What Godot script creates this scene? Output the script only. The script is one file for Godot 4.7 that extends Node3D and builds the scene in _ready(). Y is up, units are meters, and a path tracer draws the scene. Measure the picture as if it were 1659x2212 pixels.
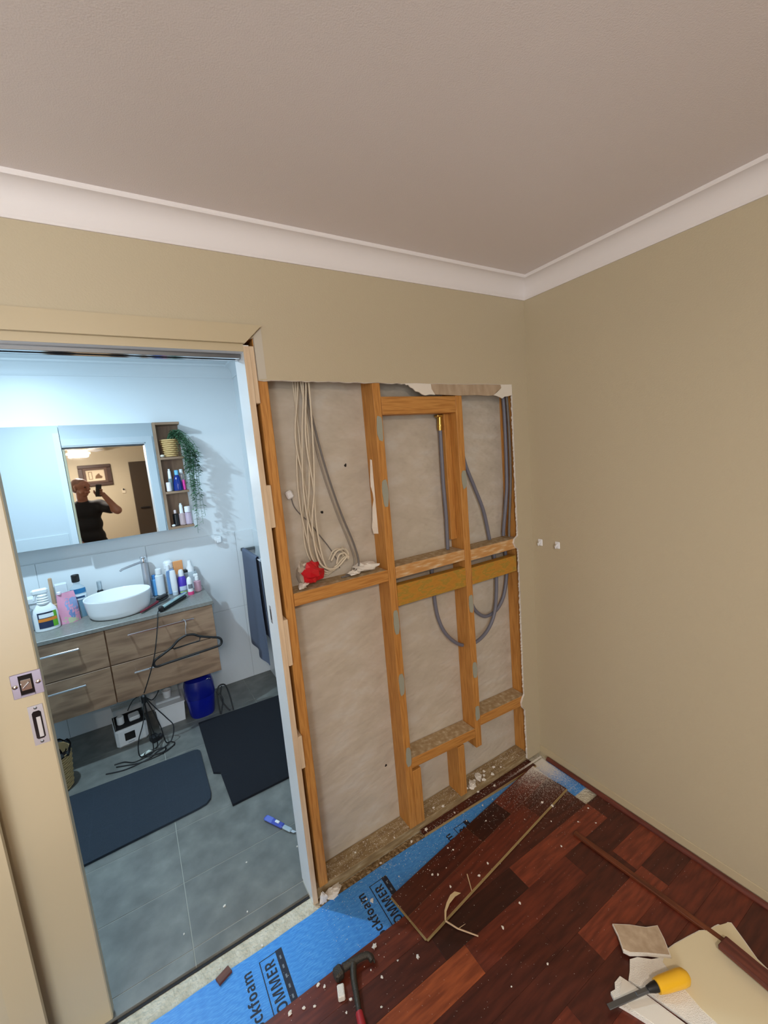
extends Node3D

# ------------------------------------------------------------------ mesh collector
class Bag:
	var st := SurfaceTool.new()
	var group := 10

	func _init():
		st.begin(Mesh.PRIMITIVE_TRIANGLES)
		st.set_smooth_group(-1)

	func tri(a: Vector3, b: Vector3, c: Vector3):
		st.add_vertex(a); st.add_vertex(c); st.add_vertex(b)

	func quad(a: Vector3, b: Vector3, c: Vector3, d: Vector3):
		tri(a, b, c); tri(a, c, d)

	func out(a: Vector3, b: Vector3, c: Vector3, m: Vector3):
		if (b - a).cross(c - a).dot((a + b + c) / 3.0 - m) < 0.0:
			tri(a, c, b)
		else:
			tri(a, b, c)

	func box(c: Vector3, s: Vector3, bev := 0.0, f := Basis()) -> Bag:
		st.set_smooth_group(-1)
		var h := s / 2.0
		var e: float = min(bev, min(h.x, min(h.y, h.z)) * 0.95)
		var P := func(sg: Vector3, ax: int) -> Vector3:
			var v := Vector3(sg.x * (h.x - e), sg.y * (h.y - e), sg.z * (h.z - e))
			v[ax] = sg[ax] * h[ax]
			return c + f * v
		for ax in 3:
			var b := (ax + 1) % 3
			var d := (ax + 2) % 3
			for s1 in [-1.0, 1.0]:
				var q := []
				for k in [[-1.0, -1.0], [1.0, -1.0], [1.0, 1.0], [-1.0, 1.0]]:
					var sg := Vector3()
					sg[ax] = s1; sg[b] = k[0]; sg[d] = k[1]
					q.append(P.call(sg, ax))
				out(q[0], q[1], q[2], c); out(q[0], q[2], q[3], c)
				if e > 0.0:
					for s2 in [-1.0, 1.0]:
						var lo := Vector3(); lo[ax] = s1; lo[b] = s2; lo[d] = -1.0
						var hi := lo; hi[d] = 1.0
						var p0: Vector3 = P.call(lo, ax); var p1: Vector3 = P.call(hi, ax)
						var p2: Vector3 = P.call(hi, b); var p3: Vector3 = P.call(lo, b)
						out(p0, p1, p2, c); out(p0, p2, p3, c)
		if e > 0.0:
			for sx in [-1.0, 1.0]:
				for sy in [-1.0, 1.0]:
					for sz in [-1.0, 1.0]:
						var sg := Vector3(sx, sy, sz)
						out(P.call(sg, 0), P.call(sg, 1), P.call(sg, 2), c)
		return self

	func span(a: Vector3, b: Vector3, bev := 0.0) -> Bag:
		return box((a + b) / 2.0, (b - a).abs(), bev)

	# a polygon in the xy plane of `f`, pushed along its z by depth
	func prism(poly: PackedVector2Array, f: Transform3D, depth: float) -> Bag:
		st.set_smooth_group(-1)
		var p := poly
		if Geometry2D.is_polygon_clockwise(p):
			p = poly.duplicate(); p.reverse()
		var ix := Geometry2D.triangulate_polygon(p)
		var A := []
		var B := []
		for v in p:
			A.append(f * Vector3(v.x, v.y, 0)); B.append(f * Vector3(v.x, v.y, depth))
		var flip := depth < 0.0
		for i in range(0, ix.size(), 3):
			var a: int = ix[i]; var b: int = ix[i + 1]; var c: int = ix[i + 2]
			if (p[b] - p[a]).cross(p[c] - p[a]) < 0.0:
				var t := b; b = c; c = t
			if flip:
				var t2 := b; b = c; c = t2
			tri(B[a], B[b], B[c]); tri(A[a], A[c], A[b])
		var n := p.size()
		for i in n:
			var j := (i + 1) % n
			if flip:
				quad(A[j], A[i], B[i], B[j])
			else:
				quad(A[i], A[j], B[j], B[i])
		return self

	# surface of revolution round y; profile holds (radius, height)
	func lathe(profile: Array, o := Vector3.ZERO, segs := 20, sx := 1.0, sz := 1.0, f := Basis(), power := 1.0) -> Bag:
		group += 1
		var ring := func(r: float, y: float, k: int) -> Vector3:
			var a := TAU * (k % segs) / segs
			var ca := cos(a); var sa := sin(a)
			if power != 1.0:
				ca = sign(ca) * pow(abs(ca), power); sa = sign(sa) * pow(abs(sa), power)
			return o + f * Vector3(ca * r * sx, y, sa * r * sz)
		for i in profile.size() - 1:
			var p: Vector2 = profile[i]; var q: Vector2 = profile[i + 1]
			if i > 0 and abs((p - profile[i - 1]).angle_to(q - p)) > 0.6:
				group += 1
			st.set_smooth_group(group)
			for k in segs:
				var a: Vector3 = ring.call(p.x, p.y, k); var b: Vector3 = ring.call(q.x, q.y, k)
				var c: Vector3 = ring.call(q.x, q.y, k + 1); var d: Vector3 = ring.call(p.x, p.y, k + 1)
				if p.x > 1e-6: tri(a, b, d)
				if q.x > 1e-6: tri(b, c, d)
		return self

	func ball(c: Vector3, r: Vector3, rows := 8, segs := 14, f := Basis()) -> Bag:
		var pr := []
		for i in rows + 1:
			var a := PI * i / rows - PI / 2
			pr.append(Vector2(max(cos(a), 0.0) if i > 0 and i < rows else 0.0, sin(a) * r.y))
		return lathe(pr, c, segs, r.x, r.z, f)

	func tube(pts: Array, r: float, sides := 8, r2 := -1.0, flat := 1.0) -> Bag:
		group += 1
		st.set_smooth_group(group)
		var n := pts.size()
		var up := Vector3.UP
		var t0: Vector3 = (pts[1] - pts[0]).normalized()
		if abs(t0.dot(up)) > 0.9: up = Vector3.RIGHT
		var u := t0.cross(up).normalized()
		var rings := []
		for i in n:
			var t: Vector3 = (pts[min(i + 1, n - 1)] - pts[max(i - 1, 0)]).normalized()
			u = (u - t * u.dot(t)).normalized()
			var v := t.cross(u)
			var rad := r if r2 < 0.0 else lerpf(r, r2, float(i) / (n - 1))
			var ring := []
			for k in sides:
				var a := TAU * k / sides
				ring.append(pts[i] + u * cos(a) * rad + v * sin(a) * rad * flat)
			rings.append(ring)
		for i in n - 1:
			for k in sides:
				var k2 := (k + 1) % sides
				quad(rings[i][k], rings[i][k2], rings[i + 1][k2], rings[i + 1][k])
		st.set_smooth_group(-1)
		for k in range(1, sides - 1):
			tri(rings[0][0], rings[0][k + 1], rings[0][k])
			tri(rings[n - 1][0], rings[n - 1][k], rings[n - 1][k + 1])
		return self

	# a sheet from a grid of points (rows of equal length), with thickness
	func sheet(rows: Array, thick: float, smooth := true) -> Bag:
		group += 1
		var R := rows.size(); var C: int = rows[0].size()
		var under := []
		for i in R:
			var line := []
			for j in C:
				var du: Vector3 = rows[min(i + 1, R - 1)][j] - rows[max(i - 1, 0)][j]
				var dv: Vector3 = rows[i][min(j + 1, C - 1)] - rows[i][max(j - 1, 0)]
				line.append(rows[i][j] - du.cross(dv).normalized() * thick)
			under.append(line)
		st.set_smooth_group(group if smooth else -1)
		for i in R - 1:
			for j in C - 1:
				quad(rows[i][j], rows[i + 1][j], rows[i + 1][j + 1], rows[i][j + 1])
		group += 1
		st.set_smooth_group(group if smooth else -1)
		for i in R - 1:
			for j in C - 1:
				quad(under[i][j], under[i][j + 1], under[i + 1][j + 1], under[i + 1][j])
		st.set_smooth_group(-1)
		for i in R - 1:
			quad(rows[i][0], under[i][0], under[i + 1][0], rows[i + 1][0])
			quad(rows[i][C - 1], rows[i + 1][C - 1], under[i + 1][C - 1], under[i][C - 1])
		for j in C - 1:
			quad(rows[0][j], rows[0][j + 1], under[0][j + 1], under[0][j])
			quad(rows[R - 1][j], under[R - 1][j], under[R - 1][j + 1], rows[R - 1][j + 1])
		return self

	func done() -> ArrayMesh:
		st.generate_normals()
		return st.commit()

# ------------------------------------------------------------------ names and metas
var taken := {}
var rng := RandomNumberGenerator.new()

func numbered(n: String) -> String:
	if not taken.has(n):
		taken[n] = 0
		return n
	taken[n] += 1
	return "%s_%03d" % [n, taken[n]]

func tag(o: Node, label: String, category: String, group := "", kind := ""):
	o.set_meta("label", label)
	if category: o.set_meta("category", category)
	if group: o.set_meta("group", group)
	if kind: o.set_meta("kind", kind)
	return o

func thing(n: String, label: String, category: String, at := Vector3.ZERO, turn := 0.0, group := "") -> Node3D:
	var o := Node3D.new()
	o.name = numbered(n)
	add_child(o)
	o.position = at
	o.rotation.y = turn
	return tag(o, label, category, group)

func mi(n: String, mesh: Mesh, m: Material) -> MeshInstance3D:
	var o := MeshInstance3D.new()
	o.name = n
	o.mesh = mesh
	o.material_override = m
	o.cast_shadow = GeometryInstance3D.SHADOW_CASTING_SETTING_ON
	return o

func part(n: String, b, m: Material, parent: Node) -> MeshInstance3D:
	var o := mi(n, b.done() if b is Bag else b, m)
	parent.add_child(o, true)
	return o

func obj(n: String, b, m: Material, label: String, category: String, at := Vector3.ZERO, turn := 0.0, group := "") -> MeshInstance3D:
	var o := mi(numbered(n), b.done() if b is Bag else b, m)
	add_child(o)
	o.position = at
	o.rotation.y = turn
	tag(o, label, category, group)
	return o

func shell(n: String, b, m: Material, label: String) -> MeshInstance3D:
	var o := mi(n, b.done() if b is Bag else b, m)
	add_child(o)
	o.set_meta("label", label)
	o.set_meta("kind", "structure")
	return o

func shell_node(n: String, label: String) -> Node3D:
	var o := Node3D.new()
	o.name = n
	add_child(o)
	o.set_meta("label", label)
	o.set_meta("kind", "structure")
	return o

func copy_of(o: Node3D, at: Vector3, turn: float, label := "") -> Node3D:
	var c: Node3D = o.duplicate()
	c.name = numbered(String(o.name))
	add_child(c)
	c.position = at
	c.rotation.y = turn
	if label: c.set_meta("label", label)
	return c

# ------------------------------------------------------------------ materials
func rgb(r: float, g: float, b: float) -> Color:
	return Color(r / 255.0, g / 255.0, b / 255.0)

func plain(c: Color, rough := 0.7, metal := 0.0, spec := 0.5) -> StandardMaterial3D:
	var m := StandardMaterial3D.new()
	m.albedo_color = c
	m.roughness = rough
	m.metallic = metal
	m.metallic_specular = spec
	return m

func clear(c: Color, alpha: float, rough := 0.05) -> StandardMaterial3D:
	var m := plain(Color(c.r, c.g, c.b, alpha), rough)
	m.transparency = BaseMaterial3D.TRANSPARENCY_ALPHA
	return m

func noise(seed_: int, freq: float, octaves := 4, kind := FastNoiseLite.TYPE_SIMPLEX_SMOOTH) -> FastNoiseLite:
	var f := FastNoiseLite.new()
	f.seed = seed_
	f.noise_type = kind
	f.frequency = freq
	f.fractal_octaves = octaves
	return f

func ramp_tex(seed_: int, freq: float, stops: Array, octaves := 4, size := 256) -> NoiseTexture2D:
	var t := NoiseTexture2D.new()
	t.width = size; t.height = size
	t.seamless = true
	t.noise = noise(seed_, freq, octaves)
	var g := Gradient.new()
	var offs := PackedFloat32Array(); var cols := PackedColorArray()
	for s in stops:
		offs.append(s[0]); cols.append(s[1])
	g.offsets = offs; g.colors = cols
	t.color_ramp = g
	return t

func grained(tex: Texture2D, scale: Vector3, rough := 0.7, tint := Color.WHITE, world := false) -> StandardMaterial3D:
	var m := plain(tint, rough)
	m.albedo_texture = tex
	m.uv1_triplanar = true
	m.uv1_world_triplanar = world
	m.uv1_scale = scale
	m.uv1_triplanar_sharpness = 4.0
	return m

func bumpy(m: StandardMaterial3D, seed_: int, freq: float, strength: float) -> StandardMaterial3D:
	var t := NoiseTexture2D.new()
	t.width = 256; t.height = 256
	t.seamless = true
	t.as_normal_map = true
	t.bump_strength = strength
	t.noise = noise(seed_, freq, 3)
	m.normal_enabled = true
	m.normal_texture = t
	m.normal_scale = 1.0
	if not m.uv1_triplanar:
		m.uv1_triplanar = true
		m.uv1_scale = Vector3(6, 6, 6)
	return m

func smooth_path(pts: Array, per := 6) -> Array:
	var out := []
	var n := pts.size()
	for i in n - 1:
		var p0: Vector3 = pts[max(i - 1, 0)]; var p1: Vector3 = pts[i]
		var p2: Vector3 = pts[i + 1]; var p3: Vector3 = pts[min(i + 2, n - 1)]
		for k in per:
			out.append(p1.cubic_interpolate(p2, p0, p3, float(k) / per))
	out.append(pts[n - 1])
	return out

func poly(a: Array) -> PackedVector2Array:
	var p := PackedVector2Array()
	for i in range(0, a.size(), 2):
		p.append(Vector2(a[i], a[i + 1]))
	return p

# frame whose xy plane is the floor: local x = world x, local y = world -z, local z = up
func flat_at(y: float) -> Transform3D:
	return Transform3D(Basis(Vector3(1, 0, 0), Vector3(0, 0, -1), Vector3(0, 1, 0)), Vector3(0, y, 0))

# floor polygon given as x, z pairs
func fpoly(a: Array) -> PackedVector2Array:
	var p := PackedVector2Array()
	for i in range(0, a.size(), 2):
		p.append(Vector2(a[i], -a[i + 1]))
	return p

func V(x: float, y: float, z: float) -> Vector3:
	return Vector3(x, y, z)

var M := {}

func make_materials():
	# paint and plaster
	M.wall = bumpy(plain(rgb(192, 180, 153), 0.55), 3, 0.08, 0.6)
	M.ceiling = bumpy(plain(rgb(230, 223, 221), 0.9), 5, 0.15, 0.5)
	M.cornice = plain(rgb(234, 230, 229), 0.6)
	M.trim = plain(rgb(195, 181, 150), 0.32)
	M.bare = plain(rgb(196, 190, 176), 0.85)
	M.gypsum = bumpy(plain(rgb(236, 232, 224), 0.95), 7, 0.2, 3.0)
	M.paper = plain(rgb(228, 222, 210), 0.9)
	M.liner = grained(ramp_tex(11, 0.02, [[0.0, rgb(166, 145, 120)], [1.0, rgb(190, 170, 145)]]), V(6, 2, 6), 0.9)
	M.sheet = grained(ramp_tex(12, 0.012, [[0.15, rgb(190, 181, 166)], [0.45, rgb(196, 187, 172)], [0.6, rgb(199, 190, 176)], [0.85, rgb(202, 196, 185)]], 5, 512), V(0.7, 1.6, 0.7), 0.92)
	M.sheet.detail_enabled = false
	bumpy(M.sheet, 13, 0.05, 1.2)
	M.white_wall = plain(rgb(224, 229, 232), 0.45)
	M.white_tile = plain(rgb(224, 229, 232), 0.18)
	M.white_gloss = plain(rgb(236, 238, 240), 0.3)
	M.grout_white = plain(rgb(196, 202, 206), 0.9)
	# timber
	var pine := ramp_tex(21, 0.018, [[0.1, rgb(168, 112, 50)], [0.4, rgb(192, 134, 66)], [0.6, rgb(200, 144, 74)], [0.85, rgb(174, 116, 52)]], 4, 256)
	M.pine_y = grained(pine, V(14, 0.8, 14), 0.6)
	M.pine_x = grained(pine, V(0.8, 14, 14), 0.6)
	M.pine_pale = grained(ramp_tex(22, 0.018, [[0.1, rgb(206, 180, 148)], [0.9, rgb(222, 200, 170)]]), V(14, 0.9, 14), 0.75)
	M.pine_old = grained(ramp_tex(23, 0.03, [[0.1, rgb(134, 112, 80)], [0.45, rgb(150, 128, 92)], [0.7, rgb(162, 142, 108)], [0.95, rgb(182, 166, 136)]], 5), V(1.2, 5, 5), 0.9)
	M.pine_dust = grained(ramp_tex(24, 0.05, [[0.2, rgb(194, 142, 82)], [0.5, rgb(202, 154, 98)], [0.7, rgb(210, 176, 132)], [0.95, rgb(226, 210, 186)]], 5), V(0.8, 4, 4), 0.85)
	M.dust_layer = grained(ramp_tex(27, 0.03, [[0.1, rgb(162, 136, 98)], [0.5, rgb(176, 153, 118)], [0.75, rgb(188, 168, 136)], [0.95, rgb(212, 200, 178)]], 5), V(4, 4, 4), 0.95)
	M.pine_green = grained(ramp_tex(25, 0.025, [[0.2, rgb(180, 128, 44)], [0.5, rgb(190, 134, 46)], [0.72, rgb(158, 132, 48)], [0.9, rgb(202, 142, 58)]]), V(2, 7, 7), 0.7)
	M.glue = plain(rgb(158, 160, 146), 0.6)
	# bathroom joinery
	M.oak = grained(ramp_tex(31, 0.014, [[0.1, rgb(122, 95, 74)], [0.4, rgb(146, 117, 93)], [0.6, rgb(156, 127, 101)], [0.85, rgb(128, 101, 79)]], 4, 256), V(0.5, 3, 3), 0.5)
	M.oak_y = grained(M.oak.albedo_texture, V(3, 0.5, 3), 0.5)
	M.stone = grained(ramp_tex(32, 0.06, [[0.1, rgb(116, 115, 110)], [0.9, rgb(138, 137, 131)]]), V(3, 3, 3), 0.35)
	M.floor_tile = grained(ramp_tex(33, 0.014, [[0.15, rgb(104, 105, 101)], [0.45, rgb(114, 115, 111)], [0.6, rgb(118, 119, 114)], [0.9, rgb(128, 129, 124)]], 5, 512), V(1.1, 1.1, 1.1), 0.34, Color.WHITE, true)
	M.grout = plain(rgb(164, 164, 155), 0.95)
	M.mirror = plain(rgb(240, 244, 246), 0.015, 1.0)
	M.chrome = plain(rgb(225, 226, 230), 0.12, 1.0)
	M.brushed = plain(rgb(190, 188, 192), 0.32, 0.7)
	M.plate = plain(rgb(176, 170, 188), 0.25, 0.55)
	M.ceramic = plain(rgb(240, 243, 246), 0.12)
	M.white_plastic = plain(rgb(236, 238, 240), 0.35)
	M.black = plain(rgb(16, 16, 18), 0.45)
	M.black_gloss = plain(rgb(12, 12, 14), 0.15)
	M.rubber = plain(rgb(26, 26, 30), 0.7)
	# floor
	M.concrete = bumpy(grained(ramp_tex(41, 0.03, [[0.1, rgb(196, 190, 170)], [0.5, rgb(208, 203, 184)], [0.9, rgb(220, 215, 198)]], 5), V(3, 3, 3), 0.95), 42, 0.1, 3.0)
	M.dirt = bumpy(grained(ramp_tex(44, 0.05, [[0.15, rgb(98, 76, 48)], [0.5, rgb(132, 108, 74)], [0.8, rgb(170, 150, 118)], [1.0, rgb(206, 196, 176)]], 5), V(4, 4, 4), 0.95), 45, 0.1, 3.0)
	M.foam = grained(ramp_tex(43, 0.03, [[0.1, rgb(54, 132, 218)], [0.5, rgb(66, 148, 230)], [0.9, rgb(98, 172, 240)]], 5), V(4, 4, 30), 0.38)
	M.print = plain(rgb(28, 34, 52), 0.6)
	M.hdf = plain(rgb(166, 140, 96), 0.9)
	var tones := [[54, 23, 17], [76, 33, 24], [98, 43, 30], [120, 56, 38], [150, 74, 42]]
	M.plank = []
	for i in 5:
		var c: Array = tones[i]
		var lo := rgb(c[0] * 0.84, c[1] * 0.8, c[2] * 0.8); var hi := rgb(min(c[0] * 1.14, 255), c[1] * 1.16, c[2] * 1.12)
		M.plank.append(grained(ramp_tex(50 + i, 0.02, [[0.15, lo], [0.5, rgb(c[0], c[1], c[2])], [0.85, hi]]), V(1.2, 9, 9), 0.36, Color.WHITE, true))
	M.red_trim = grained(ramp_tex(60, 0.02, [[0.1, rgb(84, 40, 34)], [0.9, rgb(116, 62, 50)]]), V(9, 9, 1), 0.4)
	M.brown_trim = grained(ramp_tex(61, 0.02, [[0.1, rgb(82, 40, 24)], [0.9, rgb(116, 60, 34)]]), V(9, 9, 1), 0.42)
	M.mat_a = bumpy(plain(rgb(48, 58, 70), 1.0), 71, 0.35, 8.0)
	M.mat_b = bumpy(plain(rgb(18, 22, 32), 1.0), 72, 0.35, 8.0)
	M.towel = bumpy(plain(rgb(104, 112, 132), 1.0), 73, 0.3, 6.0)
	M.cable_white = plain(rgb(214, 204, 184), 0.5)
	M.cable_grey = plain(rgb(112, 108, 106), 0.5)
	M.pipe = plain(rgb(112, 114, 128), 0.42)
	M.brass = plain(rgb(196, 160, 88), 0.3, 1.0)
	M.steel = plain(rgb(120, 122, 124), 0.4, 0.9)
	M.iron = bumpy(plain(rgb(74, 70, 64), 0.5, 0.6), 74, 0.2, 2.0)

# ------------------------------------------------------------------ scene
const FAN := Vector3(-1.82, 2.11, 2.10)
const BATH_LAMP := Vector3(-2.22, 2.392, -1.05)

func _ready():
	rng.seed = 4711
	set_camera()
	set_light()
	make_materials()
	build_bedroom_shell()
	build_bathroom_shell()
	build_doorway()
	build_frame()
	build_pipes_and_cables()
	build_floor()
	build_vanity()
	build_mirror_cabinet()
	build_counter_things()
	build_bathroom_floor_things()
	build_bedroom_floor_things()
	build_back_of_room()
	build_person()
	build_debris()

func set_camera():
	var yaw := 0.540087470; var pitch := -0.140310258; var roll := -0.0864123688
	var f := Vector3(sin(yaw) * cos(pitch), sin(pitch), -cos(yaw) * cos(pitch))
	var r0 := Vector3(cos(yaw), 0, sin(yaw))
	var u0 := r0.cross(f)
	var r := r0 * cos(roll) + u0 * sin(roll)
	var u := u0 * cos(roll) - r0 * sin(roll)
	var c := Camera3D.new()
	c.name = "camera"
	c.transform = Transform3D(Basis(r, u, -f), Vector3(-1.692, 1.678, 1.400))
	c.fov = rad_to_deg(2.0 * atan(1106.0 / 913.27))
	c.near = 0.01
	c.far = 60.0
	add_child(c)
	c.current = true

func set_light():
	var e := Environment.new()
	e.background_mode = Environment.BG_COLOR
	e.background_color = rgb(150, 170, 190)
	e.tonemap_mode = Environment.TONE_MAPPER_LINEAR
	e.tonemap_exposure = 1.06
	e.sdfgi_enabled = true
	e.ssao_enabled = true
	e.ssil_enabled = true
	var w := WorldEnvironment.new()
	w.name = "environment"
	w.environment = e
	add_child(w)
	# daylight falling through the tall bedroom window
	var a := AreaLight3D.new()
	a.name = "window_light"
	a.area_size = Vector2(1.22, 1.54)
	a.light_color = Color(0.95, 0.975, 1.0)
	a.light_energy = 5.0
	a.shadow_enabled = true
	a.area_range = 12.0
	a.transform = Transform3D(Basis(), Vector3(-2.70, 1.26, RZ1 + 0.01))
	add_child(a)

const RX0 := -3.4      # bedroom left wall
const RZ1 := 3.0       # bedroom back wall
const BX0 := -3.7      # bathroom left wall
const BX1 := -0.9      # bathroom right wall
const BZ := -1.93      # bathroom far wall
const TOP := 2.4

# ragged line from a to b (2D), pieces about `step` long, jitter `amp` across
func ragged(a: Vector2, b: Vector2, step: float, amp: float) -> Array:
	var out := []
	var n := int(max(2, a.distance_to(b) / step))
	var across := (b - a).normalized().orthogonal()
	for i in n:
		var t := float(i) / n
		out.append(a.lerp(b, t) + across * (rng.randf_range(-amp, amp) if i > 0 else 0.0))
	return out

func cornice(n: String, a: Vector3, b: Vector3, inward: Vector3, m: Material, label: String, cut_a := 0.0, cut_b := 0.0):
	# cove profile swept from a to b along the top of a wall; the ends are mitred
	var prof := [Vector2(0, -0.086), Vector2(0.005, -0.086), Vector2(0.007, -0.080)]
	for i in 9:
		var t := i / 8.0 * PI / 2
		prof.append(Vector2(0.056 - 0.048 * cos(t), -0.078 + 0.066 * sin(t)))
	prof.append_array([Vector2(0.058, -0.008), Vector2(0.058, 0.0), Vector2(0.0, 0.0)])
	var d := (b - a).normalized()
	var bag := Bag.new()
	bag.st.set_smooth_group(-1)
	var np := prof.size()
	var A := []
	var B := []
	for p in prof:
		A.append(a + inward * p.x + Vector3(0, p.y, 0) + d * p.x * cut_a)
		B.append(b + inward * p.x + Vector3(0, p.y, 0) - d * p.x * cut_b)
	var turned: bool = d.cross(Vector3.UP).dot(inward) > 0.0
	for i in np:
		var j := (i + 1) % np
		bag.st.set_smooth_group(5 if i >= 2 and i < 11 else -1)
		if turned:
			bag.quad(A[i], A[j], B[j], B[i])
		else:
			bag.quad(A[j], A[i], B[i], B[j])
	shell(n, bag, m, label)

func build_bedroom_shell():
	var wf := shell_node("wall_front", "cream painted plaster wall cut open beside the doorway")
	# one sheet with the doorway and the torn opening; painted skin in front of a gypsum core
	for layer in 2:
		var g := 0.0 if layer == 0 else 0.0013
		rng.seed = 99
		var pts := []
		pts.append_array([Vector2(RX0, -0.01), Vector2(-2.115, -0.01), Vector2(-2.115, 2.065), Vector2(-1.302, 2.065), Vector2(-1.279, 2.072), Vector2(-1.279, 1.942 - g)])
		pts.append_array(ragged(Vector2(-1.279, 1.942 - g), Vector2(-0.70, 1.936 - g), 0.02, 0.0016 + g * 0.5))
		pts.append_array(ragged(Vector2(-0.70, 1.937 - g), Vector2(-0.103, 1.937 - g), 0.05, 0.0012))
		pts.append_array(ragged(Vector2(-0.103 - g, 1.937), Vector2(-0.104 - g, 1.212), 0.007, 0.0012 + g * 1.2))
		pts.append_array([Vector2(-0.128 - g, 1.206), Vector2(-0.134 - g, 1.188), Vector2(-0.122 - g, 1.166), Vector2(-0.108 - g, 1.156)])
		pts.append_array(ragged(Vector2(-0.104 - g, 1.15), Vector2(-0.107 - g, 0.375), 0.007, 0.0012 + g * 1.4))
		pts.append_array([Vector2(-0.118 - g, 0.366), Vector2(-0.128 - g, 0.345), Vector2(-0.124 - g, 0.318), Vector2(-0.110 - g, 0.302)])
		pts.append_array(ragged(Vector2(-0.104 - g, 0.295), Vector2(-0.102 - g, 0.012), 0.007, 0.0012 + g * 1.4))
		pts.append_array([Vector2(-0.10, 0.012), Vector2(0.0, 0.012), Vector2(0.0, TOP), Vector2(RX0, TOP)])
		if layer == 0:
			part("painted_face", Bag.new().prism(PackedVector2Array(pts), Transform3D(Basis(), V(0, 0, -0.0015)), 0.0015), M.wall, wf)
		else:
			part("plaster_core", Bag.new().prism(PackedVector2Array(pts), Transform3D(Basis(), V(0, 0, -0.0105)), 0.0088), M.gypsum, wf)
	part("bare_strip", Bag.new().prism(poly([-1.2785, 1.945, -1.2525, 1.9445, -1.2525, 2.105, -1.2785, 2.079]), Transform3D(Basis(), V(0, 0, -0.0004)), 0.0009), M.bare, wf)
	part("torn_paper", Bag.new().prism(poly([-0.71, 1.940, -0.700, 1.930, -0.690, 1.931, -0.681, 1.922, -0.668, 1.917, -0.656, 1.906, -0.640, 1.904, -0.625, 1.894, -0.608, 1.890, -0.585, 1.894, -0.558, 1.892, -0.566, 1.903, -0.575, 1.915, -0.578, 1.940]), Transform3D(Basis(), V(0, 0, -0.006)), 0.004), M.paper, wf)
	part("exposed_liner", Bag.new().prism(poly([-0.580, 1.940, -0.577, 1.916, -0.558, 1.894, -0.50, 1.892, -0.42, 1.889, -0.33, 1.891, -0.26, 1.887, -0.222, 1.889, -0.200, 1.905, -0.172, 1.921, -0.170, 1.940]), Transform3D(Basis(), V(0, 0, -0.009)), 0.005), M.liner, wf)
	part("torn_paper", Bag.new().prism(poly([-0.176, 1.940, -0.171, 1.922, -0.185, 1.912, -0.200, 1.902, -0.224, 1.889, -0.200, 1.885, -0.182, 1.879, -0.169, 1.874, -0.155, 1.882, -0.13, 1.884, -0.106, 1.889, -0.104, 1.940]), Transform3D(Basis(), V(0, 0, -0.005)), 0.004), M.paper, wf)

	shell("wall_right", Bag.new().span(V(0, -0.2, -0.115), V(0.1, TOP + 0.1, RZ1 + 0.1)), M.wall, "plain cream painted wall meeting the opened wall at the corner")
	shell("wall_left", Bag.new().span(V(RX0 - 0.1, -0.2, -0.01), V(RX0, TOP + 0.1, RZ1 + 0.1)), M.wall, "cream painted wall on the far side of the bedroom")
	var wk := shell_node("wall_back", "cream painted wall behind the photographer with picture and window")
	part("plaster", Bag.new().span(V(RX0, -0.2, RZ1), V(0.0, 0.45, RZ1 + 0.1)).span(V(RX0, 2.07, RZ1), V(0.0, TOP + 0.1, RZ1 + 0.1)).span(V(RX0, 0.45, RZ1), V(-3.35, 2.07, RZ1 + 0.1)).span(V(-2.05, 0.45, RZ1), V(0.0, 2.07, RZ1 + 0.1)), M.wall, wk)
	var win := shell_node("window_1", "tall bedroom window behind the photographer letting in daylight")
	var fz := RZ1 + 0.02
	part("window_frame", Bag.new().span(V(-3.35, 0.45, fz), V(-2.05, 0.49, fz + 0.06)).span(V(-3.35, 2.03, fz), V(-2.05, 2.07, fz + 0.06)).span(V(-3.35, 0.49, fz), V(-3.31, 2.03, fz + 0.06)).span(V(-2.09, 0.49, fz), V(-2.05, 2.03, fz + 0.06)).span(V(-2.72, 0.49, fz), V(-2.68, 2.03, fz + 0.06)), M.white_gloss, win)
	var glow := plain(rgb(225, 235, 240), 0.4)
	glow.emission_enabled = true
	glow.emission = rgb(240, 246, 255)
	glow.emission_energy_multiplier = 0.6
	for x in [[-3.31, -2.72], [-2.68, -2.09]]:
		part("window_pane", Bag.new().span(V(x[0], 0.49, fz + 0.03), V(x[1], 2.03, fz + 0.036)), glow, win)
	shell("ceiling", Bag.new().span(V(RX0 - 0.1, TOP, -0.1), V(0.1, TOP + 0.1, RZ1 + 0.1)), M.ceiling, "white plaster bedroom ceiling")
	cornice("trim_1", V(RX0, TOP, 0), V(0, TOP, 0), V(0, 0, 1), M.cornice, "white cove cornice above the opened wall", 1.0, 1.0)
	cornice("trim_2", V(0, TOP, 0), V(0, TOP, RZ1), V(-1, 0, 0), M.cornice, "white cove cornice above the plain right wall", 1.0, 1.0)
	cornice("trim_3", V(0, TOP, RZ1), V(RX0, TOP, RZ1), V(0, 0, -1), M.cornice, "white cove cornice above the picture wall", 1.0, 1.0)
	cornice("trim_4", V(RX0, TOP, RZ1), V(RX0, TOP, 0), V(1, 0, 0), M.cornice, "white cove cornice above the left bedroom wall", 1.0, 1.0)
	# low painted strip along the foot of the right wall and the floor bead before it
	shell("baseboard_right", Bag.new().span(V(-0.004, 0.014, 0.0), V(0.0, 0.052, RZ1), 0.0015), M.trim, "low cream strip along the foot of the right wall")
	var bead := PackedVector2Array([Vector2(0, 0)])
	for i in 6:
		var a := i / 5.0 * PI / 2
		bead.append(Vector2(0.016 * cos(a), 0.014 * sin(a)))
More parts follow.
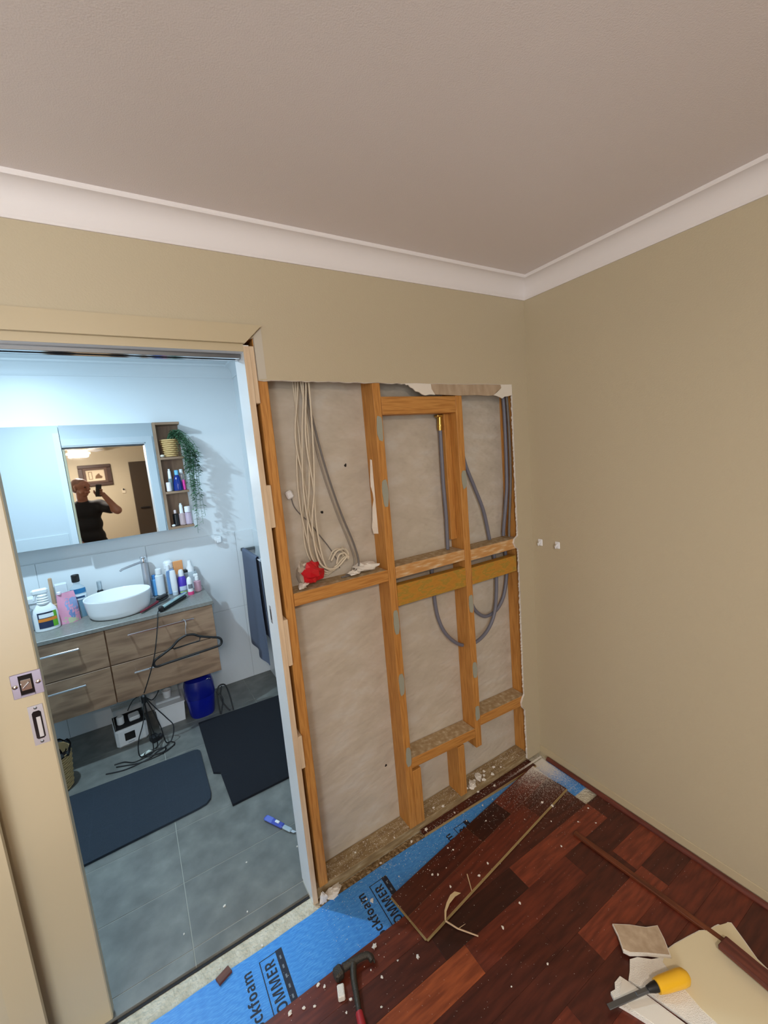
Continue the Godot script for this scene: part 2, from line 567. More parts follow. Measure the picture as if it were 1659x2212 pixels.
	shell("trim_5", Bag.new().prism(bead, Transform3D(Basis(Vector3(-1, 0, 0), Vector3(0, 1, 0), Vector3(0, 0, -1)), V(-0.006, 0.0, RZ1)), RZ1 - 0.05), M.red_trim, "reddish brown floor bead along the right wall")
	shell("baseboard_left", Bag.new().span(V(RX0, 0.0, 0.0), V(RX0 + 0.012, 0.08, RZ1), 0.002), M.trim, "cream skirting board on the left bedroom wall")
	shell("baseboard_back", Bag.new().span(V(RX0, 0.0, RZ1 - 0.012), V(0, 0.08, RZ1), 0.002), M.trim, "cream skirting board under the picture wall")

func tiles_on_wall(parent: Node, x0: float, x1: float, y0: float, y1: float, face: float, towards: float, w: float, h: float, start: float):
	# large white tiles with fine joints, standing a little proud of their grout
	var x := start
	while x < x1:
		var y := y0
		while y < y1 - 0.01:
			var xa: float = max(x, x0); var xb: float = min(x + w, x1); var yb: float = min(y + h, y1)
			if xb - xa > 0.02:
				part("tile", Bag.new().span(V(xa + 0.0012, y + 0.0012, face), V(xb - 0.0012, yb - 0.0012, face + towards * 0.009), 0.001), M.white_tile, parent)
			y += h
		x += w

func build_bathroom_shell():
	# far wall with its tiled dado
	var wb := shell_node("wall_bathroom_back", "white bathroom wall with pale tiles up to basin height")
	part("plaster", Bag.new().span(V(BX0 - 0.1, -0.2, BZ - 0.1), V(BX1 + 0.1, TOP + 0.1, BZ)), M.white_wall, wb)
	part("grout", Bag.new().span(V(BX0, 0.0, BZ - 0.001), V(BX1, 1.178, BZ + 0.005)), M.grout_white, wb)
	tiles_on_wall(wb, BX0, BX1, 0.0, 1.18, BZ, 1.0, 0.6, 0.59, BX0 - 0.34)
	var wr := shell_node("wall_bathroom_right", "white bathroom side wall behind the hanging towel")
	part("plaster", Bag.new().span(V(BX1, -0.2, BZ), V(BX1 + 0.1, TOP + 0.1, -0.115)), M.white_wall, wr)
	for k in 4:
		for r in 2:
			part("tile", Bag.new().span(V(BX1, 0.59 * r + 0.001, BZ + 0.0105 + 0.6 * k), V(BX1 - 0.009, 0.59 * (r + 1) - 0.001, min(BZ + 0.6 * (k + 1) + 0.008, -0.116)), 0.001), M.white_tile, wr)
	shell("wall_bathroom_left", Bag.new().span(V(BX0 - 0.1, -0.2, BZ), V(BX0, TOP + 0.1, -0.115)), M.white_wall, "white bathroom end wall behind the sliding door pocket")
	# wall between the rooms: the back of its sheet shows grey inside the opened wall, its face is white
	var wm := shell_node("wall_bathroom_front", "lining sheet between the rooms, grey inside the opened wall")
	var hole := poly([BX0, -0.01, -2.13, -0.01, -2.13, 2.065, -1.297, 2.065, -1.297, -0.01, 0.0, -0.01, 0.0, TOP, BX0, TOP])
	part("grey_back", Bag.new().prism(hole, Transform3D(Basis(), V(0, 0, -0.108)), 0.008), M.sheet, wm)
	part("white_face", Bag.new().prism(hole, Transform3D(Basis(), V(0, 0, -0.115)), 0.007), M.white_wall, wm)
	tiles_on_wall(wm, BX0, -2.21, 0.0, 1.18, -0.115, -1.0, 0.6, 0.59, BX0 - 0.1)
	tiles_on_wall(wm, -1.235, BX1, 0.0, 1.18, -0.115, -1.0, 0.6, 0.59, -1.235)
	# small fixing holes and stains seen on the grey sheet
	for h in [[-0.95, 1.64], [-1.07, 1.47], [-0.895, 0.31]]:
		part("fixing_hole", Bag.new().prism(ring(0.006, 9, 0.4), Transform3D(Basis(), V(h[0], h[1], -0.1004)), 0.0008), M.black, wm)
	shell("ceiling_bathroom", Bag.new().span(V(BX0 - 0.1, TOP, BZ - 0.1), V(BX1 + 0.1, TOP + 0.1, -0.1)), M.white_wall, "white bathroom ceiling")
	cornice("trim_6", V(BX1, TOP, BZ), V(BX0, TOP, BZ), V(0, 0, 1), M.white_wall, "white cove cornice over the bathroom basin wall", 1.0, 1.0)
	cornice("trim_7", V(BX1, TOP, -0.115), V(BX1, TOP, BZ), V(-1, 0, 0), M.white_wall, "white cove cornice over the towel wall", 1.0, 1.0)
	cornice("trim_8", V(BX0, TOP, -0.115), V(BX1, TOP, -0.115), V(0, 0, -1), M.white_wall, "white cove cornice over the bathroom side of the doorway", 1.0, 1.0)
	cornice("trim_9", V(BX0, TOP, BZ), V(BX0, TOP, -0.115), V(1, 0, 0), M.white_wall, "white cove cornice over the bathroom window", 1.0, 1.0)
	# shallow round ceiling light
	var t := thing("bathroom_ceiling_light", "round white ceiling light in the bathroom", "ceiling light", V(BATH_LAMP.x, TOP, BATH_LAMP.z))
	part("bezel", Bag.new().lathe([Vector2(0.09, 0.0), Vector2(0.09, -0.012), Vector2(0.08, -0.016), Vector2(0.074, -0.006)], Vector3.ZERO, 28), M.white_plastic, t)
	var lm := plain(rgb(240, 248, 255), 0.4)
	lm.emission_enabled = true
	lm.emission = rgb(214, 236, 255)
	lm.emission_energy_multiplier = 6.0
	part("lamp_dome", Bag.new().lathe([Vector2(0.076, -0.008), Vector2(0.072, -0.028), Vector2(0.05, -0.042), Vector2(0.0, -0.05)], Vector3.ZERO, 26), lm, t)
	var tint := Color(0.80, 0.925, 1.0)
	var a := AreaLight3D.new()
	a.name = "bathroom_light_down"
	a.area_size = Vector2(0.05, 0.05)
	a.light_color = tint
	a.light_energy = 2.4
	a.shadow_enabled = true
	a.area_range = 12.0
	a.transform = Transform3D(Basis(Vector3.RIGHT, -PI / 2), BATH_LAMP - V(0, 0.056, 0))
	add_child(a)
	var l := OmniLight3D.new()
	l.name = "bathroom_light_around"
	l.position = BATH_LAMP - V(0, 0.02, 0)
	l.light_color = tint
	l.light_energy = 0.34
	l.light_size = 0.03
	l.omni_range = 12.0
	l.omni_attenuation = 2.0
	l.shadow_enabled = true
	add_child(l)

func ring(r: float, n: int, jitter := 0.0) -> PackedVector2Array:
	var p := PackedVector2Array()
	for i in n:
		var a := TAU * i / n
		p.append(Vector2(cos(a), sin(a)) * r * (1.0 + rng.randf_range(-jitter, jitter)))
	return p

func build_doorway():
	# head: painted architrave with its mitred end, jamb and sliding track
	var arch := shell_node("trim_10", "cream architrave over the doorway, mitred where its side piece is gone")
	part("head_architrave", Bag.new().prism(poly([-2.165, 2.105, -2.11, 2.050, -1.312, 2.050, -1.254, 2.106]), Transform3D(Basis(), V(0, 0, 0.0)), 0.017), M.trim, arch)
	part("side_architrave", Bag.new().prism(poly([-2.165, 0.0, -2.098, 0.0, -2.098, 2.039, -2.165, 2.105]), Transform3D(Basis(), V(0, 0, 0.0)), 0.017), M.trim, arch)
	var jamb := shell_node("trim_11", "white painted door jamb with its raw edge towards the room")
	part("latch_jamb", Bag.new().span(V(-1.316, -0.008, -0.122), V(-1.298, 2.045, 0.0), 0.0015), M.white_gloss, jamb)
	part("raw_edge", Bag.new().span(V(-1.3165, -0.008, 0.0), V(-1.2975, 2.045, 0.0012)), M.pine_pale, jamb)
	part("head_jamb", Bag.new().span(V(-2.13, 2.028, -0.034), V(-1.298, 2.048, 0.001), 0.001).span(V(-2.13, 2.028, -0.122), V(-1.298, 2.048, -0.084), 0.001), M.white_gloss, jamb)
	part("head_edge", Bag.new().span(V(-2.13, 2.0275, 0.001), V(-1.316, 2.0500, 0.003)), M.trim, jamb)
	part("strike_slot", Bag.new().span(V(-1.3172, 1.105, -0.083), V(-1.3155, 1.170, -0.066)), M.brushed, jamb)
	part("strike_hole", Bag.new().span(V(-1.3178, 1.118, -0.079), V(-1.3165, 1.157, -0.070)), M.black, jamb)
	var tr := thing("sliding_track", "metal sliding door track under the doorway head", "track", V(-1.72, 2.028, -0.059))
	part("channel", Bag.new().span(V(-0.40, -0.012, -0.024), V(0.40, 0.01, -0.02)).span(V(-0.40, -0.012, 0.02), V(0.40, 0.01, 0.024)).span(V(-0.40, 0.006, -0.024), V(0.40, 0.01, 0.024)), M.steel, tr)
	part("lip", Bag.new().span(V(-0.40, -0.012, -0.02), V(0.40, -0.009, -0.008)).span(V(-0.40, -0.012, 0.008), V(0.40, -0.009, 0.02)), M.chrome, tr)
	var b := shell_node("trim_12", "white architrave on the bathroom side of the doorway")
	part("head_architrave", Bag.new().prism(poly([-2.19, 2.10, -2.13, 2.04, -1.306, 2.04, -1.244, 2.10]), Transform3D(Basis(), V(0, 0, -0.132)), 0.017), M.white_gloss, b)
	part("side_architrave", Bag.new().prism(poly([-1.306, 0.0, -1.244, 0.0, -1.244, 2.10, -1.306, 2.04]), Transform3D(Basis(), V(0, 0, -0.132)), 0.017), M.white_gloss, b)
	part("side_architrave", Bag.new().prism(poly([-2.19, 0.0, -2.13, 0.0, -2.13, 2.04, -2.19, 2.10]), Transform3D(Basis(), V(0, 0, -0.132)), 0.017), M.white_gloss, b)
	# sliding door half out of its pocket
	var d := shell_node("door_1", "cream sliding door standing half out of its wall pocket")
	part("panel", Bag.new().span(V(-2.80, 0.008, -0.079), V(-1.966, 2.016, -0.040), 0.003), M.trim, d)
	var lp := part("latch_plate", Bag.new().span(V(-2.0285, 1.108, -0.040), V(-1.963, 1.176, -0.0368), 0.0012).span(V(-2.013, 1.110, -0.037), V(-1.982, 1.1155, -0.0325), 0.001), M.plate, d)
	part("recess", Bag.new().span(V(-2.012, 1.116, -0.037), V(-1.982, 1.170, -0.0361)), M.black_gloss, lp)
	part("thumb_turn", Bag.new().span(V(-2.008, 1.128, -0.0361), V(-1.986, 1.158, -0.0325), 0.001).tube([V(-2.004, 1.136, -0.0318), V(-1.990, 1.150, -0.0318)], 0.0022, 6), M.chrome, lp)
	for x in [-2.021, -1.972]:
		part("screw", Bag.new().lathe([Vector2(0.0, 0.0026), Vector2(0.004, 0.0018), Vector2(0.0062, 0.0)], V(x, 1.142, -0.0368), 14, 1, 1, Basis(Vector3.RIGHT, PI / 2)), M.chrome, lp)
	var fp := part("flush_pull", Bag.new().prism(poly([-2.0065, 0.9635, -1.974, 0.9635, -1.974, 1.0775, -2.0065, 1.0775]), Transform3D(Basis(), V(0, 0, -0.040)), 0.0022), M.brushed, d)
	part("recess", Bag.new().prism(poly([-2.0, 0.984, -1.996, 0.980, -1.984, 0.980, -1.980, 0.984, -1.980, 1.056, -1.984, 1.061, -1.996, 1.061, -2.0, 1.056]), Transform3D(Basis(), V(0, 0, -0.0378)), 0.0006), M.black_gloss, fp)
	part("finger_lip", Bag.new().span(V(-1.9925, 0.985, -0.0372), V(-1.983, 1.044, -0.0358), 0.0006), plain(rgb(205, 203, 203), 0.3, 0.2), fp)
	for y in [0.971, 1.070]:
		part("screw", Bag.new().lathe([Vector2(0.0, 0.0016), Vector2(0.0042, 0.0)], V(-1.990, y, -0.0378), 12, 1, 1, Basis(Vector3.RIGHT, PI / 2)), M.steel, fp)

func build_frame():
	var t := thing("stud_frame", "exposed orange pine stud frame standing inside the opened wall", "stud frame", V(-0.68, 0.0, -0.055))
	var off := -t.position
	var add := func(n: String, a: Vector3, b: Vector3, m: Material, turn := 0.0):
		# each piece is built round its own middle so that its grain differs
		var c: Vector3 = (a + b) / 2.0
		var o := part(n, Bag.new().box(Vector3.ZERO, (b - a).abs(), 0.0018), m, t)
		o.position = c + off
		o.rotation.z = turn
		return o
	var F := -0.0108
	add.call("stud", V(-1.281, 0.032, -0.0995), V(-1.2465, 2.30, F), M.pine_y)
	var mid: MeshInstance3D = add.call("stud", V(-0.850, 0.032, -0.0995), V(-0.8155, 2.30, F), M.pine_y)
	var rt: MeshInstance3D = add.call("stud", V(-0.4425, 0.233, -0.0995), V(-0.4065, 2.30, F), M.pine_y)
	add.call("stud", V(-0.086, 0.032, -0.0995), V(-0.002, 2.30, F), M.pine_y)
	add.call("packing_stud", V(-0.476, 1.26, -0.0995), V(-0.4435, 1.82, -0.055), M.pine_y)
	add.call("short_stud", V(-0.8145, 0.032, -0.075), V(-0.771, 0.296, F), M.pine_y)
	add.call("short_stud", V(-0.556, 0.032, -0.0995), V(-0.517, 0.288, F), M.pine_y)
	add.call("nogging", V(-1.2455, 1.164, -0.0995), V(-0.851, 1.211, F), M.pine_x)
	add.call("nogging", V(-0.8145, 1.166, -0.0995), V(-0.4435, 1.215, F), M.pine_dust)
	add.call("nogging", V(-0.4055, 1.156, -0.0995), V(-0.087, 1.206, F), M.pine_dust)
	add.call("nogging", V(-0.8145, 1.820, -0.062), V(-0.4435, 1.888, F), M.pine_x)
	add.call("nogging", V(-0.8145, 0.300, -0.0995), V(-0.4435, 0.346, F), M.pine_x, -0.06)
	add.call("nogging", V(-0.4055, 0.328, -0.0995), V(-0.087, 0.378, F), M.pine_x, -0.05)
	add.call("nogging", V(-0.8145, 1.046, -0.048), V(-0.4435, 1.134, F), M.pine_green, -0.015)
	add.call("nogging", V(-0.4055, 1.042, -0.048), V(-0.112, 1.122, F), M.pine_green)
	add.call("lintel", V(-2.7, 2.07, -0.0995), V(-1.282, 2.20, F), M.pine_x)
	add.call("packer", V(-1.2968, 1.868, -0.085), V(-1.2815, 2.046, 0.0005), M.pine_pale)
	add.call("packer", V(-1.2968, 1.458, -0.085), V(-1.2815, 1.602, 0.0015), M.pine_pale)
	add.call("packer", V(-1.2968, 0.962, -0.085), V(-1.2815, 1.132, 0.0035), M.pine_pale)
	add.call("packer", V(-1.2968, 0.560, -0.085), V(-1.2815, 0.688, 0.0025), M.pine_pale)
	add.call("bottom_plate", V(-1.297, -0.010, -0.0995), V(-0.30, 0.0315, F - 0.004), M.pine_old)
	add.call("bottom_plate", V(-0.298, -0.010, -0.0995), V(-0.001, 0.0315, F - 0.004), M.pine_old, 0.004)
	# plaster dust lying on the noggings
	for q in [[-0.629, 0.3466, 0.364, -0.06], [-0.246, 0.3786, 0.312, -0.05], [-0.629, 1.2154, 0.364, 0.0], [-0.246, 1.2064, 0.312, 0.0], [-1.05, 1.2114, 0.385, 0.0]]:
		var dl := part("dust_layer", Bag.new().box(Vector3.ZERO, V(q[2], 0.001, 0.084)), M.dust_layer, t)
		dl.position = V(q[0], q[1], -0.0555) + off
		dl.rotation.z = q[3]
	# dried pads of wallboard glue on the faces of the studs
	for g in [[-0.833, 1.77, 0.05], [-0.833, 1.52, 0.055], [-0.833, 0.985, 0.055], [-0.833, 0.71, 0.05], [-0.830, 0.375, 0.045]]:
		var o := part("glue_pad", Bag.new().prism(pad(0.014, g[2]), Transform3D(Basis(), V(g[0], g[1], F - 0.0002)), 0.0022), M.glue, mid)
		o.position = -(mid.position + t.position)
	for g in [[-0.421, 1.53, 0.045], [-0.424, 0.955, 0.045], [-0.424, 0.63, 0.04], [-0.424, 0.41, 0.04]]:
		var o := part("glue_pad", Bag.new().prism(pad(0.014, g[2]), Transform3D(Basis(), V(g[0], g[1], F - 0.0002)), 0.0022), M.glue, rt)
		o.position = -(rt.position + t.position)

func pad(w: float, h: float) -> PackedVector2Array:
	var p := PackedVector2Array()
	for i in 14:
		var a := TAU * i / 14.0
		p.append(Vector2(sign(cos(a)) * pow(abs(cos(a)), 0.5) * w, sin(a) * h) * rng.randf_range(0.86, 1.05))
	return p

# a pipe that passes through holes in the frame: one run on each side of the timber
func pipe_runs(n: String, pts: Array, r: float, sides: int, m: Material, label: String, cat: String):
	var timber := [AABB(V(-0.4435, 0.2, -0.1), V(0.038, 2.2, 0.09)), AABB(V(-0.41, 1.1535, -0.1), V(0.33, 0.0545, 0.09)), AABB(V(-0.82, 1.164, -0.1), V(0.38, 0.053, 0.09))]
	var t := thing(n, label, cat, pts[0])
	var run := []
	var path := smooth_path(pts, 16)
	for k in path.size():
		var p: Vector3 = path[k]
		var hidden := false
		for b in timber:
			if b.has_point(p): hidden = true
		if not hidden: run.append(p - pts[0])
		if (hidden or k == path.size() - 1) and run.size() > 0:
			if run.size() > 2: part("run", Bag.new().tube(run, r, sides), m, t)
			run = []

func build_pipes_and_cables():
	var z := -0.055
	var up := func(pts: Array) -> Array:
		var o := []
		for i in range(0, pts.size(), 2):
			o.append(V(pts[i], pts[i + 1], z))
		return o
	# straight pipe below its brass elbow
	var t := thing("water_pipe", "grey pipe dropping straight from a brass elbow under the top nogging", "pipe", V(-0.497, 1.22, z - 0.01))
	part("pipe", Bag.new().tube([V(0.004, 0.565, 0), V(0.002, 0.3, 0), V(0.006, 0.15, 0), V(0.003, -0.002, 0)], 0.0085, 10), M.pipe, t)
	part("fitting", Bag.new().tube([V(0.004, 0.53, 0), V(0.004, 0.596, 0)], 0.0115, 10).tube([V(0.004, 0.545, 0), V(0.004, 0.553, 0)], 0.0135, 10).box(V(0.0, 0.592, 0.0), V(0.03, 0.012, 0.026), 0.003), M.brass, t)
	pipe_runs("water_pipe", [V(-0.585, 1.16, -0.075), V(-0.586, 1.02, -0.07), V(-0.577, 0.912, -0.063), V(-0.54, 0.825, -0.058), V(-0.46, 0.75, -0.058), V(-0.367, 0.733, -0.057), V(-0.279, 0.775, -0.057), V(-0.226, 0.861, -0.058), V(-0.202, 1.013, -0.062), V(-0.205, 1.12, -0.066), V(-0.229, 1.208, -0.066), V(-0.266, 1.358, -0.06), V(-0.318, 1.484, -0.06), V(-0.362, 1.591, -0.062), V(-0.385, 1.70, -0.066)], 0.0085, 10, M.pipe, "long grey pipe looping low behind the right stud then rising leftwards", "pipe")
	pipe_runs("water_pipe", [V(-0.395, 1.03, -0.07), V(-0.362, 0.92, -0.072), V(-0.329, 0.868, -0.074), V(-0.271, 0.832, -0.076), V(-0.197, 0.846, -0.076), V(-0.146, 0.905, -0.074), V(-0.120, 1.008, -0.072), V(-0.118, 1.12, -0.074), V(-0.132, 1.208, -0.07), V(-0.118, 1.383, -0.056), V(-0.104, 1.50, -0.056), V(-0.098, 1.78, -0.058), V(-0.102, 1.95, -0.06), V(-0.102, 2.2, -0.06)], 0.0085, 10, M.pipe, "grey pipe with the shallow upper loop, rising beside the plaster edge", "pipe")
	pipe_runs("conduit", [V(-0.118, 1.17, -0.045), V(-0.116, 1.25, -0.045), V(-0.106, 1.387, -0.04), V(-0.098, 1.524, -0.036), V(-0.096, 1.75, -0.036), V(-0.104, 2.0, -0.04)], 0.006, 8, M.cable_grey, "thin dark conduit rising from the middle nogging beside the plaster edge", "conduit")
	# bundle of white cables hanging in the left bay, looped at the nogging
	var base := [[-1.132, 1.96], [-1.150, 1.758], [-1.153, 1.578], [-1.153, 1.44], [-1.142, 1.32], [-1.094, 1.229], [-1.035, 1.258]]
	var other := [[-1.093, 1.96], [-1.108, 1.755], [-1.119, 1.574], [-1.127, 1.435], [-1.107, 1.297], [-1.070, 1.236], [-1.020, 1.272]]
	for k in 7:
		var f := k / 6.0
		var lane := -0.088 + 0.0088 * k
		var pts := [V(lerpf(-1.130, -1.094, f), 2.2, lane)]
		for i in 7:
			var sw := sin(i * 1.3 + k * 2.1) * 0.008
			var g: float = clamp(f + (0.35 * sin(k * 2.3 + i * 0.9) if i > 0 and i < 5 else 0.0), 0.0, 1.0)
			var a: Array = base[i]; var b: Array = other[i]
			pts.append(V(lerpf(a[0], b[0], g) + (sw if i > 0 else 0.0), lerpf(a[1], b[1], f) + (0.004 * k if i >= 5 else 0.0), lane))
		# the loop's return, turning back at the nogging
		var lift := 0.010 * sin(k * 1.7)
		pts.append(V(-1.006 + lift * 0.5, 1.294 + lift, lane))
		pts.append(V(-1.018 + lift * 0.5, 1.318 + lift, lane))
		if k % 2 == 0:
			pts.append(V(-1.046, 1.314 + lift, lane))
			pts.append(V(-1.066 - lift, 1.284 + lift, lane))
		obj("white_cable", Bag.new().tube(smooth_path(pts), 0.0034, 7), M.cable_white, "white electrical cable hanging in the looped bundle beside the doorway stud", "cable", Vector3.ZERO, 0.0, "bundle of white cables")
	obj("grey_cable", Bag.new().tube(smooth_path([V(-1.090, 2.2, -0.085), V(-1.089, 1.945, -0.078), V(-1.072, 1.776, -0.07), V(-1.045, 1.622, -0.068), V(-1.005, 1.464, -0.068), V(-0.965, 1.338, -0.066), V(-0.953, 1.268, -0.06), V(-0.962, 1.235, -0.055), V(-0.995, 1.2175, -0.05), V(-1.02, 1.2168, -0.046), V(-1.04, 1.2168, -0.046)]), 0.0036, 7), M.cable_grey, "grey cable swinging wide of the white bundle, darker of the pair", "cable")
	obj("grey_cable", Bag.new().tube(smooth_path([V(-1.086, 2.2, -0.092), V(-1.090, 1.945, -0.088), V(-1.081, 1.776, -0.082), V(-1.056, 1.622, -0.082), V(-1.016, 1.464, -0.082), V(-0.977, 1.338, -0.08), V(-0.962, 1.27, -0.076), V(-0.972, 1.238, -0.072), V(-0.995, 1.2178, -0.07), V(-1.01, 1.2168, -0.070)]), 0.0034, 7), plain(rgb(150, 142, 132), 0.5), "paler grey cable running just inside the darker one", "cable")
	var tc := thing("thin_cable", "thin cable ending in a white connector behind the bundle", "cable", V(-1.19, 1.54, -0.0968))
	part("wire", Bag.new().tube(smooth_path([V(0.006, 0.0, 0.0), V(0.012, -0.03, 0.0), V(0.03, -0.06, 0.0), V(0.065, -0.10, 0.0), V(0.095, -0.148, 0.0), V(0.128, -0.20, 0.0), V(0.156, -0.253, 0.0), V(0.17, -0.30, 0.0)]), 0.002, 6), M.cable_grey, tc)
	part("connector", Bag.new().box(V(-0.002, 0.014, 0.006), V(0.026, 0.03, 0.018), 0.005, Basis(Vector3.BACK, 0.35)), M.white_plastic, tc)
	# crumpled red and silver packet on the nogging
	var rp := thing("crumpled_packet", "crumpled red packet with foil edge on the left nogging", "packet", V(-1.166, 1.212, -0.050))
	part("red_wrap", crumple(0.088, 0.075, 0.05, 3), plain(rgb(196, 22, 34), 0.35), rp).position = V(0.010, 0.050, 0.004)
	part("foil", crumple(0.036, 0.08, 0.04, 5), plain(rgb(206, 198, 184), 0.35, 0.4), rp).position = V(-0.024, 0.056, -0.006)
	for c in [[-0.925, 1.2235, -0.055, 0.052, "broken plaster lump on the left nogging against the middle stud"], [-0.99, 1.2195, -0.035, 0.026, "small broken plaster lump on the left nogging near the grey cables"], [-1.20, 1.2205, -0.03, 0.03, "rough plaster lump on the left nogging against the doorway stud"]]:
		obj("plaster_lump", crumple(c[3] * 2.0, c[3] * 0.55, c[3], int(c[3] * 1000)), M.gypsum, c[4], "plaster lump", V(c[0], c[1] + c[3] * 0.26, c[2]), c[0] * 7.0)
	# strip of torn paper hanging from the back of the middle stud
	var strip := []
	for i in 12:
		var y := 1.655 - i * 0.027
		var w := 0.006 + 0.014 * (i / 11.0) * (1.0 + 0.3 * sin(i * 2.0))
		strip.append([V(-0.8525 - w - 0.004 * sin(i * 0.8), y, -0.062 + 0.004 * sin(i * 1.3)), V(-0.8528, y - 0.004, -0.058)])
	obj("paper_strip", Bag.new().sheet(strip, 0.0012, false), M.paper, "torn white paper strip hanging beside the middle stud", "paper")
	# wall clips on the plain wall
	for c in [[0.047, "white wall clip closer to the corner"], [0.144, "white wall clip further from the corner"]]:
		var k := thing("wall_clip", c[1], "wall clip", V(0.0, 1.174, c[0]), 0.0, "pair of white wall clips")
		part("plate", Bag.new().box(V(-0.003, 0.0, 0.0), V(0.006, 0.034, 0.026), 0.003), M.white_plastic, k)
		part("hook", Bag.new().tube(smooth_path([V(-0.006, 0.004, 0), V(-0.014, -0.004, 0), V(-0.016, -0.012, 0), V(-0.020, 0.0, 0)]), 0.004, 7), M.white_plastic, k)

func crumple(w: float, h: float, d: float, seed_: int) -> Bag:
	# a rough closed lump: a ball pushed about by noise, flat faces
	var n := noise(seed_, 1.0, 2)
	var b := Bag.new()
	var rows := 7; var segs := 10
	var P := func(i: int, k: int) -> Vector3:
		var a := PI * i / rows - PI / 2; var c := TAU * (k % segs) / segs
		var v := Vector3(cos(a) * cos(c), sin(a), cos(a) * sin(c))
		v *= 1.0 + 0.7 * n.get_noise_3dv(v * 1.9) + 0.45 * n.get_noise_3dv(v * 5.3)
		return Vector3(v.x * w / 2, v.y * h / 2, v.z * d / 2)
	for i in rows:
		for k in segs:
			b.quad(P.call(i, k), P.call(i + 1, k), P.call(i + 1, k + 1), P.call(i, k + 1))
	return b

func build_floor():
	var fl := shell_node("floor", "dark red laminate strip floor of the bedroom over a pale slab")
	part("slab", Bag.new().span(V(RX0 - 0.1, -0.2, -0.0445), V(0.1, -0.0115, RZ1 + 0.1)), M.concrete, fl)
	part("slab_under_wall", Bag.new().span(V(-1.30, -0.2, -0.115), V(0.1, -0.0105, -0.0445)), M.concrete, fl)
	# strips: [right end, tone] from the left wall on; the rows near the camera follow the photograph
	var rows := [
		[[-2.6, 2], [-1.9, 1], [-1.02, 2], [-0.48, 1], [-0.108, 1]],
		[[-2.5, 3], [-1.75, 2], [-1.02, 1], [-0.616, 0], [-0.10, 3], [-0.012, 1]],
		[[-2.7, 1], [-2.0, 2], [-1.42, 1], [-0.94, 4], [-0.40, 2], [-0.012, 1]],
		[[-2.3, 2], [-1.65, 3], [-1.18, 2], [-0.70, 1], [-0.23, 1], [-0.012, 3]],
		[[-2.8, 1], [-2.1, 2], [-1.5, 2], [-1.05, 2], [-0.604, 1], [-0.20, 3], [-0.012, 1]],
		[[-2.4, 3], [-1.8, 1], [-1.2, 2], [-0.80, 2], [-0.40, 1], [-0.012, 2]],
		[[-2.55, 2], [-1.9, 2], [-1.3, 1], [-0.92, 2], [-0.44, 2], [-0.012, 2]]]
	rng.seed = 21
	var z := 0.2375
	var w := 0.0972
	var k := 0
	while z < RZ1 - 0.02:
		var row: Array
		if k < rows.size():
			row = rows[k]
		else:
			row = []
			var x := RX0 + rng.randf_range(0.25, 0.6)
			while x < -0.2:
				row.append([x, rng.randi_range(0, 4)])
				x += rng.randf_range(0.32, 0.55)
			row.append([-0.012, rng.randi_range(1, 3)])
		var x0 := RX0
		for s in row:
			var x1: float = s[0]
			part("plank", Bag.new().span(V(x0 + 0.0002, -0.0082, z + 0.0002), V(x1 - 0.0002, 0.0, min(z + w - 0.0002, RZ1)), 0.0004), M.plank[s[1]], fl)
			x0 = x1
		z += w
		k += 1
	# left over strip along the wall, with its pale cut edge
	part("plank", Bag.new().prism(fpoly([-0.80, -0.013, -0.09, -0.013, -0.09, 0.040, -0.80, 0.018]), flat_at(-0.0082), 0.0082), M.plank[1], fl)
	part("cut_edge", Bag.new().prism(fpoly([-0.80, 0.018, -0.09, 0.040, -0.09, 0.0435, -0.80, 0.0215]), flat_at(-0.0082), 0.0076), M.hdf, fl)
	# the slab is brown with dirt where the skirting stood
	part("dirty_edge", Bag.new().prism(fpoly([-1.296, -0.014, -0.80, -0.014, -0.80, 0.030, -1.296, 0.030]), flat_at(-0.0115), 0.0009), M.dirt, fl)

	# blue foam underlay with its print
	var fo := thing("foam_underlay", "bright blue printed foam underlay laid bare before the doorway", "underlay", V(-1.2, -0.0113, 0.14))
	var rr := []
	rng.seed = 5
	for i in 34:
		var x: float = lerpf(-2.6, -0.01, i / 33.0)
		var edge := 0.026 if x < -1.3 else (0.018 if x < -0.8 else lerpf(0.0215, 0.0455, (x + 0.8) / 0.7) + 0.0015)
		rr.append(Vector2(x, -(edge + (rng.randf_range(-0.002, 0.002) if x < -0.8 else 0.0))))
	rr.append_array([Vector2(-0.01, -0.27), Vector2(-2.6, -0.27)])
	var f0 := part("foam_sheet", Bag.new().prism(PackedVector2Array(rr), flat_at(0.0), 0.0028), M.foam, fo)
	f0.position = -V(-1.2, 0.0, 0.14)
	var font := SystemFont.new()
	font.font_names = PackedStringArray(["Droid Sans"])
	font.font_weight = 700
	var mark := plain(rgb(116, 128, 140), 0.6)
	for k2 in 4:
		var dx := -1.487 + 0.435 * (k2 - 1)
		# black bar and box outline
		var bar := Bag.new().span(V(dx, 0.0028, 0.063), V(dx + 0.0225, 0.0031, 0.262))
		bar.span(V(dx - 0.0565, 0.0028, 0.0645), V(dx, 0.0031, 0.0672)).span(V(dx - 0.0565, 0.0028, 0.0645), V(dx - 0.0535, 0.0031, 0.262))
		part("printed_box", bar, M.print, fo).position = f0.position
		lettering(fo, "SOMMER", font, V(dx - 0.010, 0.0029, 0.263), 0.182, 0.034, M.print, f0.position)
		lettering(fo, "blockfoam", font, V(dx - 0.084, 0.0029, 0.285), 0.213, 0.034, M.print, f0.position)
		for q in 5:
			part("printed_mark", Bag.new().span(V(dx + 0.008, 0.0031, 0.085 + q * 0.032), V(dx + 0.0135, 0.0033, 0.097 + q * 0.032)), mark, fo).position = f0.position

	# bathroom tiles
	var bf := shell_node("floor_bathroom", "grey stone look tile floor of the bathroom with pale joints")
